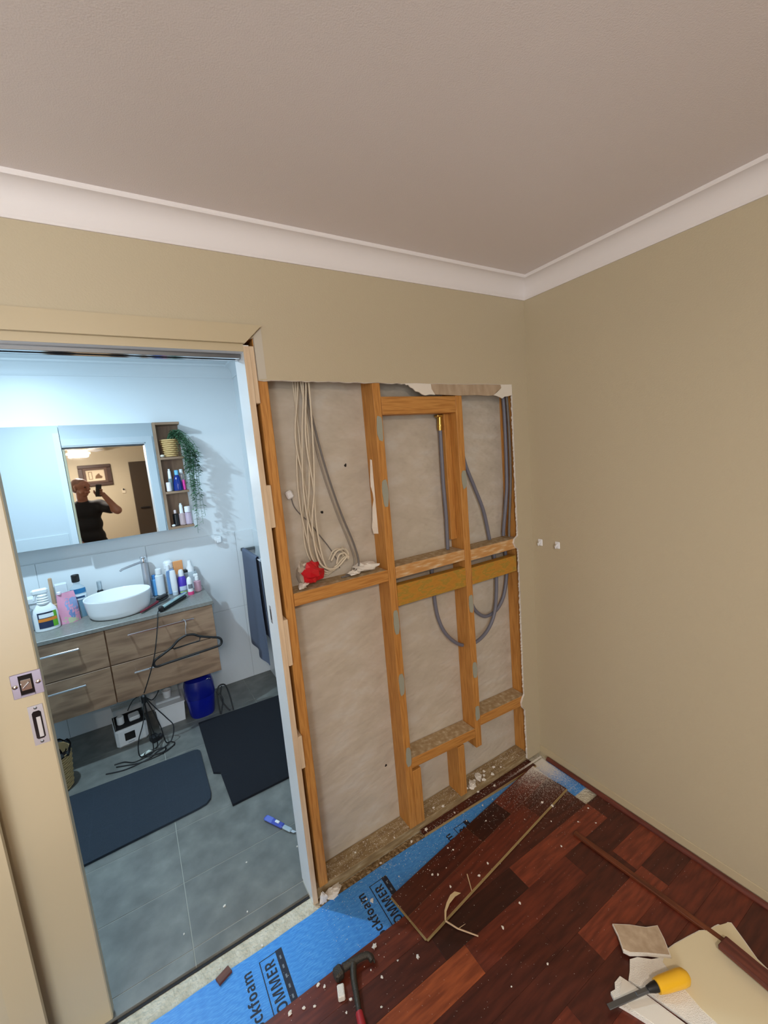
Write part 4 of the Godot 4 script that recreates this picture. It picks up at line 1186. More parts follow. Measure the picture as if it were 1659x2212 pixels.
func build_bathroom_floor_things():
	# mats
	var ra := Bag.new()
	var pa := fpoly([-2.205, -1.275, -1.575, -1.245, -1.556, -1.235, -1.545, -1.215, -1.548, -0.83, -1.556, -0.79, -1.58, -0.765, -1.62, -0.757, -2.165, -0.735])
	ra.prism(pa, flat_at(0.0005), 0.011)
	obj("bath_mat", ra, M.mat_a, "charcoal blue bath mat with a rounded corner before the vanity", "bath mat")
	obj("bath_mat", Bag.new().prism(fpoly([-1.512, -1.52, -0.96, -1.49, -0.955, -0.955, -1.10, -0.945, -1.12, -0.68, -1.472, -0.672, -1.478, -0.945, -1.512, -0.972]), flat_at(0.0005), 0.012), M.mat_b, "stepped black bath mat beside the doorway jamb", "bath mat")
	# wicker waste basket with a black liner, half behind the sliding door
	var wb := thing("waste_basket", "woven waste basket with a black liner standing behind the sliding door edge", "waste basket", V(-2.262, 0.0, -1.40))
	var pr := [Vector2(0, 0.003), Vector2(0.078, 0.003), Vector2(0.098, 0.22), Vector2(0.092, 0.22), Vector2(0.072, 0.012), Vector2(0, 0.012)]
	var body := part("basket", Bag.new().lathe(pr, Vector3.ZERO, 28), plain(rgb(150, 124, 84), 0.9), wb)
	var straw := plain(rgb(190, 162, 112), 0.8)
	for i in 15:
		var y := 0.012 + i * 0.0142
		var r := 0.0795 + 0.020 * (y / 0.22)
		var pts := []
		for k in 49:
			var a := TAU * k / 48.0
			pts.append(V(cos(a), 0, sin(a)) * (r + 0.0018 * sin(k * PI / 2.0 + (i % 2) * PI)) + V(0, y, 0))
		part("strand", Bag.new().tube(pts, 0.0055, 5), straw, body)
	var ln := []
	var lr := [0.03, 0.066, 0.07, 0.085, 0.096, 0.104, 0.103]
	var ly := [0.016, 0.017, 0.03, 0.15, 0.222, 0.232, 0.20]
	for k in 7:
		var line := []
		for j in 29:
			var a := TAU * j / 28.0
			var rr: float = lr[k]; var yy: float = ly[k]
			line.append(V(cos(a) * rr, yy + (0.008 * sin(j * 2.3) if k > 2 else 0.0), sin(a) * rr))
		ln.append(line)
	part("liner", Bag.new().sheet(ln, 0.001), M.black_gloss, wb)
	# nebuliser: white appliance with a small screen and a clear top
	var nb := thing("white_appliance", "white appliance with a small black screen under the vanity", "appliance", V(-1.895, 0.0, -1.665), 0.12)
	part("body", Bag.new().box(V(0, 0.062, 0), V(0.175, 0.124, 0.19), 0.016), M.white_plastic, nb)
	part("screen", Bag.new().box(V(-0.012, 0.066, 0.095), V(0.056, 0.05, 0.003), 0.001), M.black_gloss, nb)
	part("rim", Bag.new().box(V(0, 0.126, 0), V(0.168, 0.006, 0.182), 0.002), M.rubber, nb)
	part("printed_name", Bag.new().box(V(-0.01, 0.026, 0.0952), V(0.034, 0.004, 0.001)), plain(rgb(150, 156, 164), 0.5), nb)
	part("clear_lid", Bag.new().prism(poly([-0.09, 0.13, 0.085, 0.13, 0.06, 0.19, 0.03, 0.225, -0.045, 0.225, -0.075, 0.19]), Transform3D(Basis(Vector3.UP, -PI / 2), V(-0.08, 0, 0)), -0.002).prism(poly([-0.09, 0.13, 0.085, 0.13, 0.06, 0.19, 0.03, 0.225, -0.045, 0.225, -0.075, 0.19]), Transform3D(Basis(Vector3.UP, -PI / 2), V(0.08, 0, 0)), -0.002).span(V(-0.08, 0.223, -0.045), V(0.08, 0.225, 0.03)), clear(rgb(190, 206, 206), 0.3), nb)
	part("inner_bottle", Bag.new().lathe(lifted(cyl(0.02, 0.05), 0.129), V(-0.045, 0, 0.03), 14).box(V(0.03, 0.142, 0.02), V(0.06, 0.026, 0.07), 0.006), M.white_plastic, nb)
	# white storage tub with clear lid
	var sb := thing("storage_tub", "white storage tub with clutter under the vanity beside the blue bin", "storage tub", V(-1.655, 0.0, -1.735), 0.0)
	part("tub", Bag.new().prism(poly([-0.078, 0.0, 0.078, 0.0, 0.086, 0.13, -0.086, 0.13]), Transform3D(Basis(), V(0, 0, -0.09)), 0.18), M.white_plastic, sb)
	part("rim", Bag.new().box(V(0, 0.131, 0), V(0.182, 0.010, 0.19), 0.003), M.white_plastic, sb)
	part("lid", Bag.new().box(V(-0.004, 0.148, -0.015), V(0.15, 0.016, 0.13), 0.005), plain(rgb(222, 228, 232), 0.3), sb)
	obj("white_cup", Bag.new().lathe([Vector2(0, 0), Vector2(0.022, 0), Vector2(0.028, 0.05), Vector2(0.025, 0.05), Vector2(0.02, 0.004), Vector2(0, 0.004)], Vector3.ZERO, 18), M.white_plastic, "small white cup standing on the storage tub lid", "cup", V(-1.66, 0.157, -1.73))
	obj("clear_box", Bag.new().box(V(0, 0.045, 0), V(0.11, 0.085, 0.06), 0.006), clear(rgb(190, 200, 200), 0.4, 0.1), "clear plastic box on the back of the storage tub lid", "clear box", V(-1.640, 0.1565, -1.80))
	# blue pedal bin
	var bb := thing("blue_bin", "royal blue lidded bin under the end of the vanity", "bin", V(-1.466, 0.0, -1.65))
	bb.scale = Vector3.ONE * 1.1
	part("body", Bag.new().lathe([Vector2(0, 0), Vector2(0.066, 0), Vector2(0.072, 0.012), Vector2(0.084, 0.125), Vector2(0.0845, 0.13), Vector2(0, 0.13)], Vector3.ZERO, 32, 1.0, 0.9, Basis(), 0.8), plain(rgb(14, 26, 138), 0.28), bb)
	part("lid", Bag.new().lathe([Vector2(0.0865, 0.128), Vector2(0.088, 0.138), Vector2(0.087, 0.20), Vector2(0.078, 0.238), Vector2(0.06, 0.254), Vector2(0, 0.258)], Vector3.ZERO, 32, 1.0, 0.9, Basis(), 0.8), plain(rgb(12, 22, 120), 0.24), bb)
	part("ring", Bag.new().tube(circle(V(0.05, 0.232, 0.062), 0.013, Basis(Vector3.RIGHT, -0.9)), 0.002, 6), M.chrome, bb)
	# black folding stand beside it
	var st := thing("black_stand", "folded black wire stand on the floor beside the blue bin", "stand", V(-1.335, 0.0, -1.60))
	for s in [[V(-0.035, 0.004, 0.06), V(-0.03, 0.10, 0.0), V(-0.015, 0.15, -0.03), V(0.01, 0.165, -0.03)], [V(0.05, 0.004, 0.07), V(0.046, 0.10, 0.01), V(0.034, 0.15, -0.03), V(0.01, 0.165, -0.03)], [V(0.01, 0.155, -0.03), V(-0.012, 0.09, 0.0), V(0.01, 0.03, 0.04), V(0.03, 0.004, 0.06)], [V(-0.03, 0.13, -0.02), V(0.0, 0.08, 0.01), V(-0.02, 0.03, 0.05), V(-0.032, 0.004, 0.065)]]:
		part("wire", Bag.new().tube(smooth_path(s), 0.0048, 7), M.black, st)
	# paper tag
	obj("paper_tag", Bag.new().prism(fpoly([-0.036, 0.012, 0.018, -0.018, 0.034, 0.0, -0.018, 0.024]), flat_at(0.0), 0.0015), plain(rgb(224, 234, 226), 0.8), "white paper tag lying among the cords under the vanity", "tag", V(-1.826, 0.0042, -1.418))
	# cords: the straightener's cord down the drawer fronts and a tangle on the tiles
	obj("appliance_cord", Bag.new().tube(smooth_path([V(-1.627, 0.845, -1.466), V(-1.636, 0.838, -1.456), V(-1.643, 0.822, -1.444), V(-1.646, 0.80, -1.425), V(-1.668, 0.70, -1.402), V(-1.70, 0.58, -1.392), V(-1.745, 0.46, -1.405), V(-1.780, 0.375, -1.425)]), 0.0032, 6), M.black, "black straightener cord hanging down the drawer fronts", "cord")
	var loops := [
		[V(0, 0.02, 0), V(0.0, -0.10, 0.0), V(0.006, -0.22, 0.02), V(0.004, -0.32, 0.04), V(-0.03, -0.331, 0.06), V(-0.10, -0.331, 0.07), V(-0.15, -0.331, 0.03), V(-0.20, -0.331, 0.02)],
		[V(0, 0.02, 0), V(0.03, -0.08, 0.0), V(0.06, -0.20, 0.01), V(0.075, -0.31, 0.02), V(0.10, -0.331, 0.0), V(0.12, -0.331, 0.04), V(0.06, -0.331, 0.09), V(-0.06, -0.331, 0.10), V(-0.19, -0.331, 0.05)],
		[V(0, 0.02, 0), V(-0.02, -0.12, 0.03), V(-0.06, -0.22, 0.05), V(-0.07, -0.30, 0.06), V(-0.05, -0.331, 0.05), V(0.02, -0.331, 0.03), V(0.07, -0.328, 0.05), V(0.05, -0.331, 0.10)],
		[V(0, 0.02, 0), V(0.05, -0.09, -0.02), V(0.10, -0.18, -0.02), V(0.13, -0.24, 0.0), V(0.10, -0.32, 0.02), V(0.02, -0.328, 0.06), V(-0.02, -0.331, 0.09), V(-0.14, -0.331, 0.11), V(-0.24, -0.331, 0.08)],
		[V(0, 0.02, 0), V(0.04, -0.05, -0.05), V(0.08, -0.03, -0.10), V(0.06, -0.02, -0.14), V(0.0, -0.03, -0.13), V(-0.06, -0.05, -0.13), V(-0.10, -0.12, -0.16)],
		[V(0, 0.02, 0), V(0.01, -0.15, 0.02), V(0.03, -0.27, 0.03), V(0.02, -0.33, 0.01), V(-0.04, -0.331, 0.02), V(-0.03, -0.326, 0.07), V(0.06, -0.331, 0.08), V(0.12, -0.331, 0.05)]]
	var cb := thing("cord_bundle", "tangle of black appliance cords tied in a knot below the drawers", "cord bundle", V(-1.787, 0.0, -1.44))
	for i in loops.size():
		var pts := []
		for q in loops[i]: pts.append(V(0, 0.335, 0) + q)
		part("cord", Bag.new().tube(smooth_path(pts), 0.0034 if i != 4 else 0.0028, 6), M.black if i != 3 else M.rubber, cb)
	part("knot", Bag.new().box(V(0, 0.33, 0), V(0.028, 0.06, 0.026), 0.01), M.black, cb)
	obj("plug_adaptor", Bag.new().box(V(0, 0.02, 0), V(0.045, 0.04, 0.05), 0.006).box(V(0.03, 0.018, 0.01), V(0.03, 0.026, 0.03), 0.006), M.rubber, "black plug adaptor on the tiles at the foot of the cords", "plug", V(-1.77, 0.0, -1.52), 0.4)
	# black clothes hanger hooked on a drawer handle
	var hg := thing("clothes_hanger", "black flocked clothes hanger hooked on the upper drawer handle", "clothes hanger", V(-1.51, 0.52, -1.412))
	var o := -hg.position
	part("hook", Bag.new().tube(smooth_path([V(-1.509, 0.655, -1.412) + o, V(-1.508, 0.70, -1.412) + o, V(-1.500, 0.735, -1.414) + o, V(-1.506, 0.757, -1.428) + o, V(-1.516, 0.757, -1.440) + o, V(-1.521, 0.742, -1.445) + o], 6), 0.002, 7), M.chrome, hg)
	part("shoulders", Bag.new().tube(smooth_path([V(-1.509, 0.662, -1.412) + o, V(-1.555, 0.645, -1.412) + o, V(-1.60, 0.61, -1.41) + o, V(-1.66, 0.58, -1.408) + o, V(-1.698, 0.560, -1.407) + o, V(-1.705, 0.535, -1.407) + o, V(-1.690, 0.520, -1.408) + o, V(-1.64, 0.522, -1.409) + o, V(-1.50, 0.528, -1.41) + o, V(-1.36, 0.534, -1.41) + o, V(-1.322, 0.540, -1.41) + o, V(-1.312, 0.563, -1.41) + o, V(-1.325, 0.588, -1.41) + o, V(-1.37, 0.606, -1.411) + o, V(-1.43, 0.630, -1.412) + o, V(-1.47, 0.655, -1.412) + o, V(-1.509, 0.662, -1.412) + o]), 0.0072, 8), M.black, hg)
	part("bar", Bag.new().tube([V(-1.592, 0.612, -1.411) + o, V(-1.588, 0.597, -1.411) + o, V(-1.44, 0.605, -1.411) + o, V(-1.432, 0.628, -1.411) + o], 0.004, 7), M.black, hg)
	# snap-off knife on the tiles
	var d := V(0.077, 0, 0.142).normalized()
	var kf := thing("utility_knife", "blue and white snap-off utility knife on the grey tiles", "knife", V(-1.32, 0.0, -0.428), atan2(-d.z, d.x))
	part("handle", Bag.new().box(V(-0.022, 0.009, 0), V(0.118, 0.016, 0.026), 0.006), plain(rgb(70, 84, 176), 0.35), kf)
	part("grip", Bag.new().box(V(-0.05, 0.0105, 0), V(0.05, 0.0165, 0.0275), 0.006), plain(rgb(100, 120, 206), 0.5), kf)
	part("slider", Bag.new().box(V(0.0, 0.019, 0), V(0.024, 0.006, 0.012), 0.002), M.white_plastic, kf)
	part("clear_sleeve", Bag.new().box(V(0.06, 0.008, 0), V(0.05, 0.012, 0.020), 0.004), plain(rgb(170, 186, 196), 0.25), kf)
	part("blade", Bag.new().prism(poly([0.0, -0.006, 0.02, -0.006, 0.03, 0.006, 0.0, 0.006]), Transform3D(Basis(Vector3.RIGHT, -PI / 2), V(0.082, 0.007, 0)), 0.001), M.chrome, kf)

func circle(c: Vector3, r: float, f: Basis) -> Array:
	var p := []
	for i in 19:
		var a := TAU * i / 18.0
		p.append(c + f * V(cos(a) * r, 0, sin(a) * r))
	return p

func build_bedroom_floor_things():
	# loose laminate board lying askew over the foam
	var along := V(0.924, 0, -0.116).normalized()
	var lb := thing("loose_floorboard", "loose red brown laminate board lying askew across the blue underlay", "floorboard", V(-1.038, 0.0, 0.349) + along * 0.47 + V(-0.026, 0, -0.191).normalized() * 0.0965, atan2(-along.z, along.x))
	part("core", Bag.new().box(V(0, 0.0042, 0), V(0.94, 0.0074, 0.194)), M.hdf, lb)
	part("tongue", Bag.new().box(V(0, 0.0040, 0.0998), V(0.94, 0.0030, 0.0062), 0.0005).box(V(-0.4725, 0.0040, 0), V(0.005, 0.0028, 0.19), 0.0005), plain(rgb(158, 136, 92), 0.9), lb)
	var local := []
	for i in 5:
		var m: StandardMaterial3D = M.plank[i].duplicate()
		m.uv1_world_triplanar = false
		local.append(m)
	for s in [[-0.47, -0.04, -0.0970, 1], [-0.04, 0.16, -0.0970, 0], [0.16, 0.47, -0.0970, 2], [-0.47, -0.22, 0.0, 2], [-0.22, 0.24, 0.0, 2], [0.24, 0.47, 0.0, 1]]:
		part("strip", Bag.new().span(V(s[0] + 0.0002, 0.0079, s[2] + 0.0003), V(s[1] - 0.0002, 0.0087, s[2] + 0.0968), 0.0003), local[s[3]], lb)
	# thin brown bead running out under the plaster offcuts
	var d1 := V(0.03, 0, 0.52).normalized()
	obj("floor_bead", Bag.new().box(V(0.36, 0.006, 0), V(0.72, 0.012, 0.022), 0.002), brown_x(), "thin brown floor bead lying parallel to the right wall", "floor bead", V(-0.283, 0.0002, 0.395), atan2(-d1.z, d1.x))
	obj("floor_bead", Bag.new().box(V(0.2, 0.008, 0), V(0.40, 0.016, 0.052), 0.003), grained(M.red_trim.albedo_texture, V(1, 9, 9), 0.4), "short wide red brown trim lying over the plaster offcut", "floor trim", V(-0.283, 0.0275, 0.918), atan2(-0.30, -0.02))
	# plasterboard offcuts
	var cream := plain(rgb(224, 212, 178), 0.7)
	var s1 := thing("plasterboard_offcut", "large torn plasterboard offcut with its cream face up", "plasterboard", V(-0.38, 0.0, 0.93))
	var p1 := fpoly([-0.545, 0.770, -0.520, 0.780, -0.49, 0.808, -0.457, 0.825, -0.42, 0.822, -0.386, 0.828, -0.33, 0.842, -0.282, 0.855, -0.255, 0.872, -0.229, 0.877, -0.212, 0.882, -0.206, 0.893, -0.18, 0.897, -0.172, 0.905, -0.20, 0.95, -0.228, 0.992, -0.25, 1.08, -0.28, 1.22, -0.46, 1.24, -0.545, 1.02, -0.555, 0.955, -0.577, 0.872, -0.590, 0.823, -0.600, 0.796, -0.575, 0.786])
	part("gypsum", Bag.new().prism(p1, flat_at(0.001), 0.0095), M.gypsum, s1).position = -s1.position
	var p1b := fpoly([-0.470, 0.832, -0.457, 0.829, -0.42, 0.825, -0.386, 0.831, -0.33, 0.845, -0.282, 0.858, -0.255, 0.875, -0.229, 0.880, -0.180, 0.900, -0.176, 0.907, -0.204, 0.95, -0.232, 0.992, -0.254, 1.08, -0.284, 1.216, -0.45, 1.23, -0.50, 1.03, -0.50, 0.95, -0.485, 0.88])
	part("cream_face", Bag.new().prism(p1b, flat_at(0.0105), 0.0016), cream, s1).position = -s1.position
	var s2 := thing("plasterboard_offcut", "narrow torn plasterboard offcut lying white face up under the chisel", "plasterboard", V(-0.62, 0.0, 0.87))
	var p2 := fpoly([-0.672, 0.782, -0.655, 0.786, -0.640, 0.776, -0.612, 0.776, -0.604, 0.800, -0.598, 0.824, -0.585, 0.880, -0.570, 0.944, -0.555, 1.03, -0.64, 1.05, -0.648, 0.890, -0.668, 0.840, -0.684, 0.804])
	part("gypsum", Bag.new().prism(p2, flat_at(0.0005), 0.010), M.gypsum, s2).position = -s2.position
	part("paper_face", Bag.new().prism(fpoly([-0.655, 0.800, -0.612, 0.784, -0.602, 0.826, -0.590, 0.880, -0.576, 0.944, -0.562, 1.02, -0.634, 1.04, -0.642, 0.890, -0.660, 0.840]), flat_at(0.0105), 0.0012), M.paper, s2).position = -s2.position
	# brown faced piece standing tilted
	var bl := thing("plasterboard_offcut", "small tilted plasterboard offcut with its brown paper back up", "plasterboard", V(-0.47, 0.018, 0.766), -0.62)
	bl.rotation.x = 0.16
	part("gypsum", Bag.new().prism(poly([-0.072, -0.032, -0.055, -0.040, 0.0, -0.040, 0.068, -0.046, 0.072, 0.0, 0.070, 0.036, 0.03, 0.031, -0.02, 0.038, -0.074, 0.040, -0.070, 0.01]), Transform3D(Basis(Vector3.RIGHT, -PI / 2), V(0, 0, 0)), 0.0095), M.gypsum, bl)
	part("brown_face", Bag.new().prism(poly([-0.070, -0.026, -0.052, -0.034, 0.0, -0.035, 0.066, -0.040, 0.070, 0.0, 0.069, 0.034, 0.03, 0.029, -0.02, 0.036, -0.072, 0.038, -0.068, 0.01]), Transform3D(Basis(Vector3.RIGHT, -PI / 2), V(0, 0.0095, 0)), 0.0012), M.liner, bl)
	# chisel with a yellow handle
	var dc := V(0.27, 0, 0.105).normalized()
	var ch := thing("chisel", "steel chisel with a stubby yellow handle lying on the offcuts", "chisel", V(-0.575, 0.0135, 0.857), atan2(-dc.z, dc.x))
	part("handle", Bag.new().lathe([Vector2(0, 0.0), Vector2(0.018, 0.002), Vector2(0.0205, 0.02), Vector2(0.0225, 0.08), Vector2(0.021, 0.098), Vector2(0.013, 0.108), Vector2(0, 0.110)], V(0.008, 0.0235, 0), 20, 1, 1, Basis(Vector3.BACK, -PI / 2)), plain(rgb(236, 182, 40), 0.28), ch)
	part("collar", Bag.new().lathe([Vector2(0, -0.03), Vector2(0.008, -0.03), Vector2(0.012, -0.012), Vector2(0.0135, 0.002), Vector2(0, 0.004)], V(0.008, 0.0235, 0), 16, 1, 1, Basis(Vector3.BACK, -PI / 2)), M.black, ch)
	part("blade", Bag.new().box(V(-0.085, 0.0145, 0), V(0.135, 0.004, 0.015), 0.001, Basis(Vector3.BACK, 0.11)).box(V(-0.035, 0.020, 0), V(0.05, 0.009, 0.012), 0.002, Basis(Vector3.BACK, 0.08)), M.steel, ch)
	# hammer
	var hm := thing("claw_hammer", "grubby claw hammer with a red grip at the foam edge", "hammer", V(-1.285, 0.0, 0.285))
	var o := -hm.position
	part("head", Bag.new().tube(smooth_path([V(-1.228, 0.016, 0.300) + o, V(-1.232, 0.020, 0.282) + o, V(-1.255, 0.022, 0.274) + o, V(-1.285, 0.022, 0.270) + o, V(-1.318, 0.022, 0.266) + o]), 0.009, 8, 0.013).box(V(-1.336, 0.019, 0.268) + o, V(0.03, 0.032, 0.034), 0.006, Basis(Vector3.UP, 0.1)), M.iron, hm)
	part("claw", Bag.new().tube(smooth_path([V(-1.240, 0.022, 0.272) + o, V(-1.222, 0.018, 0.286) + o, V(-1.222, 0.010, 0.306) + o]), 0.007, 6, 0.003), M.iron, hm)
	part("shaft", Bag.new().tube(smooth_path([V(-1.282, 0.022, 0.270) + o, V(-1.300, 0.020, 0.305) + o, V(-1.312, 0.016, 0.345) + o, V(-1.326, 0.013, 0.392) + o]), 0.0115, 8, 0.008), M.iron, hm)
	part("grip", Bag.new().tube(smooth_path([V(-1.326, 0.014, 0.390) + o, V(-1.335, 0.0155, 0.43) + o, V(-1.352, 0.0155, 0.50) + o, V(-1.368, 0.0145, 0.57) + o]), 0.011, 10, 0.0145), plain(rgb(168, 40, 48), 0.55), hm)
	obj("plaster_chunk", Bag.new().box(V(0, 0.010, 0), V(0.036, 0.02, 0.022), 0.003), M.gypsum, "square white plaster chunk beside the hammer shaft", "plaster chunk", V(-1.349, 0.0002, 0.312), 1.25)
	# brown scrap at the threshold
	obj("wood_scrap", Bag.new().box(V(0, 0.005, 0), V(0.046, 0.009, 0.026), 0.001), brown_x(), "small dark brown laminate scrap on the slab edge", "wood scrap", V(-1.652, -0.0082, 0.036), 0.35)
	# curled wood shaving and splinters
	var sh := []
	for q in [[-0.858, 0.022, 0.305, 0.022], [-0.880, 0.020, 0.302, 0.018], [-0.908, 0.017, 0.309, 0.011], [-0.932, 0.014, 0.322, 0.007], [-0.951, 0.012, 0.344, 0.005]]:
		sh.append([V(q[0] - q[3] * 0.25, q[1], q[2] - q[3] * 0.5), V(q[0] + q[3] * 0.25, q[1] + q[3] * 0.3, q[2] + q[3] * 0.5)])
	obj("wood_shaving", Bag.new().sheet(sh, -0.001), plain(rgb(226, 204, 158), 0.7), "pale curled wood shaving across the loose board's edge", "wood shaving")
	obj("wood_splinter", Bag.new().tube([V(-0.951, 0.010, 0.344), V(-0.93, 0.006, 0.385), V(-0.887, 0.004, 0.442)], 0.003, 5, 0.0025).tube([V(-0.93, 0.006, 0.386), V(-0.898, 0.006, 0.389)], 0.0014, 4, 0.0006), plain(rgb(222, 196, 164), 0.7), "forked pale splinter joined below the curled shaving", "splinter")
	obj("wood_splinter", Bag.new().tube([V(-0.775, 0.011, 0.265), V(-0.79, 0.011, 0.295), V(-0.804, 0.0115, 0.321)], 0.0022, 5, 0.0015), plain(rgb(222, 200, 160), 0.7), "short straight splinter on the loose board's edge", "splinter")
	# rubble at the foot of the jamb and along the plate
	for c in [[-1.235, 0.0, 0.004, 0.07, 0.022, "grey white plaster rubble lump at the foot of the doorway stud", 8], [-1.279, 0.01, 0.012, 0.028, 0.05, "torn plaster shard standing against the jamb foot", 9], [-0.47, 0.038, -0.03, 0.06, 0.018, "plaster rubble heap on the bottom plate beside the short stud", 12], [-0.41, 0.038, -0.045, 0.05, 0.016, "plaster rubble heap on the bottom plate under the cut stud", 14]]:
		obj("plaster_rubble", crumple(c[3], c[4], c[3] * 0.6, c[6]), M.gypsum, c[5], "plaster rubble", V(c[0], c[1], c[2]), c[0] * 5.0)

func brown_x() -> StandardMaterial3D:
	if not M.has("brown_x"):
		M.brown_x = grained(M.brown_trim.albedo_texture, V(1, 9, 9), 0.42)
	return M.brown_x

func build_back_of_room():
	# ceiling fan with its light, seen in the mirror
	var f := thing("ceiling_fan", "ceiling fan with a round glowing light seen in the mirror", "ceiling fan", V(FAN.x, TOP, FAN.z))
	part("canopy", Bag.new().lathe([Vector2(0, 0), Vector2(0.065, 0), Vector2(0.05, -0.04), Vector2(0.015, -0.05), Vector2(0.012, -0.14), Vector2(0, -0.14)], Vector3.ZERO, 22), M.white_plastic, f)
	part("motor", Bag.new().lathe([Vector2(0, -0.13), Vector2(0.08, -0.135), Vector2(0.11, -0.16), Vector2(0.11, -0.215), Vector2(0.09, -0.235), Vector2(0, -0.235)], Vector3.ZERO, 28), M.white_plastic, f)
	for i in 4:
		var b := part("blade", Bag.new().box(V(0.36, 0, 0), V(0.46, 0.008, 0.12), 0.003, Basis(Vector3.RIGHT, 0.2)).box(V(0.13, 0, 0), V(0.08, 0.006, 0.04), 0.002), plain(rgb(230, 226, 218), 0.5), f)
		b.position = V(0, -0.185, 0)
		b.rotation.y = 0.5 + i * PI / 2
	var lm := plain(rgb(255, 240, 214), 0.5)
	lm.emission_enabled = true
	lm.emission = rgb(255, 222, 170)
	lm.emission_energy_multiplier = 3.0
	part("light_bowl", Bag.new().lathe([Vector2(0.12, -0.236), Vector2(0.140, -0.246), Vector2(0.140, -0.262), Vector2(0.11, -0.276), Vector2(0.06, -0.283), Vector2(0, -0.285)], Vector3.ZERO, 30), lm, f)
	var tint := Color(1.0, 0.935, 0.875)
	var down := AreaLight3D.new()
	down.name = "fan_light_down"
	down.area_size = Vector2(0.22, 0.22)
	down.light_color = tint
	down.light_energy = 1.9
	down.shadow_enabled = true
	down.area_range = 12.0
	down.transform = Transform3D(Basis(Vector3.RIGHT, -PI / 2), V(FAN.x, TOP - 0.292, FAN.z))
	add_child(down)
	var l := OmniLight3D.new()
	l.name = "fan_light_around"
	l.position = V(FAN.x, TOP - 0.262, FAN.z)
	l.light_color = tint
	l.light_energy = 0.47
	l.light_size = 0.02
	l.omni_range = 12.0
	l.omni_attenuation = 2.0
	l.shadow_enabled = true
	add_child(l)
	# framed picture
	var p := thing("framed_picture", "small drawing in a wide dark wooden frame on the cream wall", "picture", V(-1.63, 1.87, RZ1))
	part("frame", Bag.new().span(V(-0.215, 0.115, -0.03), V(0.215, 0.165, -0.001), 0.006).span(V(-0.215, -0.165, -0.03), V(0.215, -0.115, -0.001), 0.006).span(V(-0.215, -0.115, -0.03), V(-0.155, 0.115, -0.001), 0.006).span(V(0.155, -0.115, -0.03), V(0.215, 0.115, -0.001), 0.006), plain(rgb(66, 44, 34), 0.5), p)
	part("inner_frame", Bag.new().span(V(-0.157, 0.085, -0.022), V(0.157, 0.117, -0.002)).span(V(-0.157, -0.117, -0.022), V(0.157, -0.085, -0.002)).span(V(-0.157, -0.085, -0.022), V(-0.12, 0.085, -0.002)).span(V(0.12, -0.085, -0.022), V(0.157, 0.085, -0.002)), plain(rgb(92, 68, 54), 0.6), p)
	part("paper", Bag.new().span(V(-0.122, -0.087, -0.006), V(0.122, 0.087, -0.003)), plain(rgb(222, 206, 176), 0.8), p)
	var ink := plain(rgb(120, 92, 66), 0.8)
	part("sketch", Bag.new().prism(poly([-0.05, -0.05, 0.04, -0.05, 0.05, -0.02, 0.02, 0.0, 0.01, 0.03, -0.01, 0.02, -0.04, -0.01]), Transform3D(Basis(), V(0.04, 0.0, -0.0068)), 0.0006), ink, p)
	part("sketch", Bag.new().prism(poly([-0.09, -0.06, -0.04, -0.06, -0.04, 0.06, -0.09, 0.06, -0.09, -0.05, -0.082, -0.05, -0.082, 0.052, -0.048, 0.052, -0.048, -0.052, -0.09, -0.052]), Transform3D(Basis(), V(0.0, 0.0, -0.0068)), 0.0006), ink, p)
	# dark door
	var d := shell_node("door_2", "dark brown door in the wall behind the photographer")
	part("panel", Bag.new().span(V(-1.165, 0.0, RZ1 - 0.03), V(-0.35, 2.04, RZ1 - 0.001), 0.003), plain(rgb(66, 54, 40), 0.4), d)
	part("door_handle", Bag.new().span(V(-1.10, 1.275, RZ1 - 0.06), V(-0.96, 1.295, RZ1 - 0.035), 0.004).span(V(-1.095, 1.278, RZ1 - 0.04), V(-1.08, 1.292, RZ1 - 0.028)), M.black, d)
	var th := thing("thermostat", "small round wall control beside the dark door", "thermostat", V(-1.29, 1.60, RZ1))
	part("plate", Bag.new().box(V(0, -0.012, -0.006), V(0.05, 0.075, 0.01), 0.003), plain(rgb(222, 210, 184), 0.5), th)
	part("dial", Bag.new().lathe([Vector2(0, 0.014), Vector2(0.013, 0.012), Vector2(0.014, 0.0)], V(0, 0.012, -0.010), 16, 1, 1, Basis(Vector3.RIGHT, -PI / 2)), M.black, th)

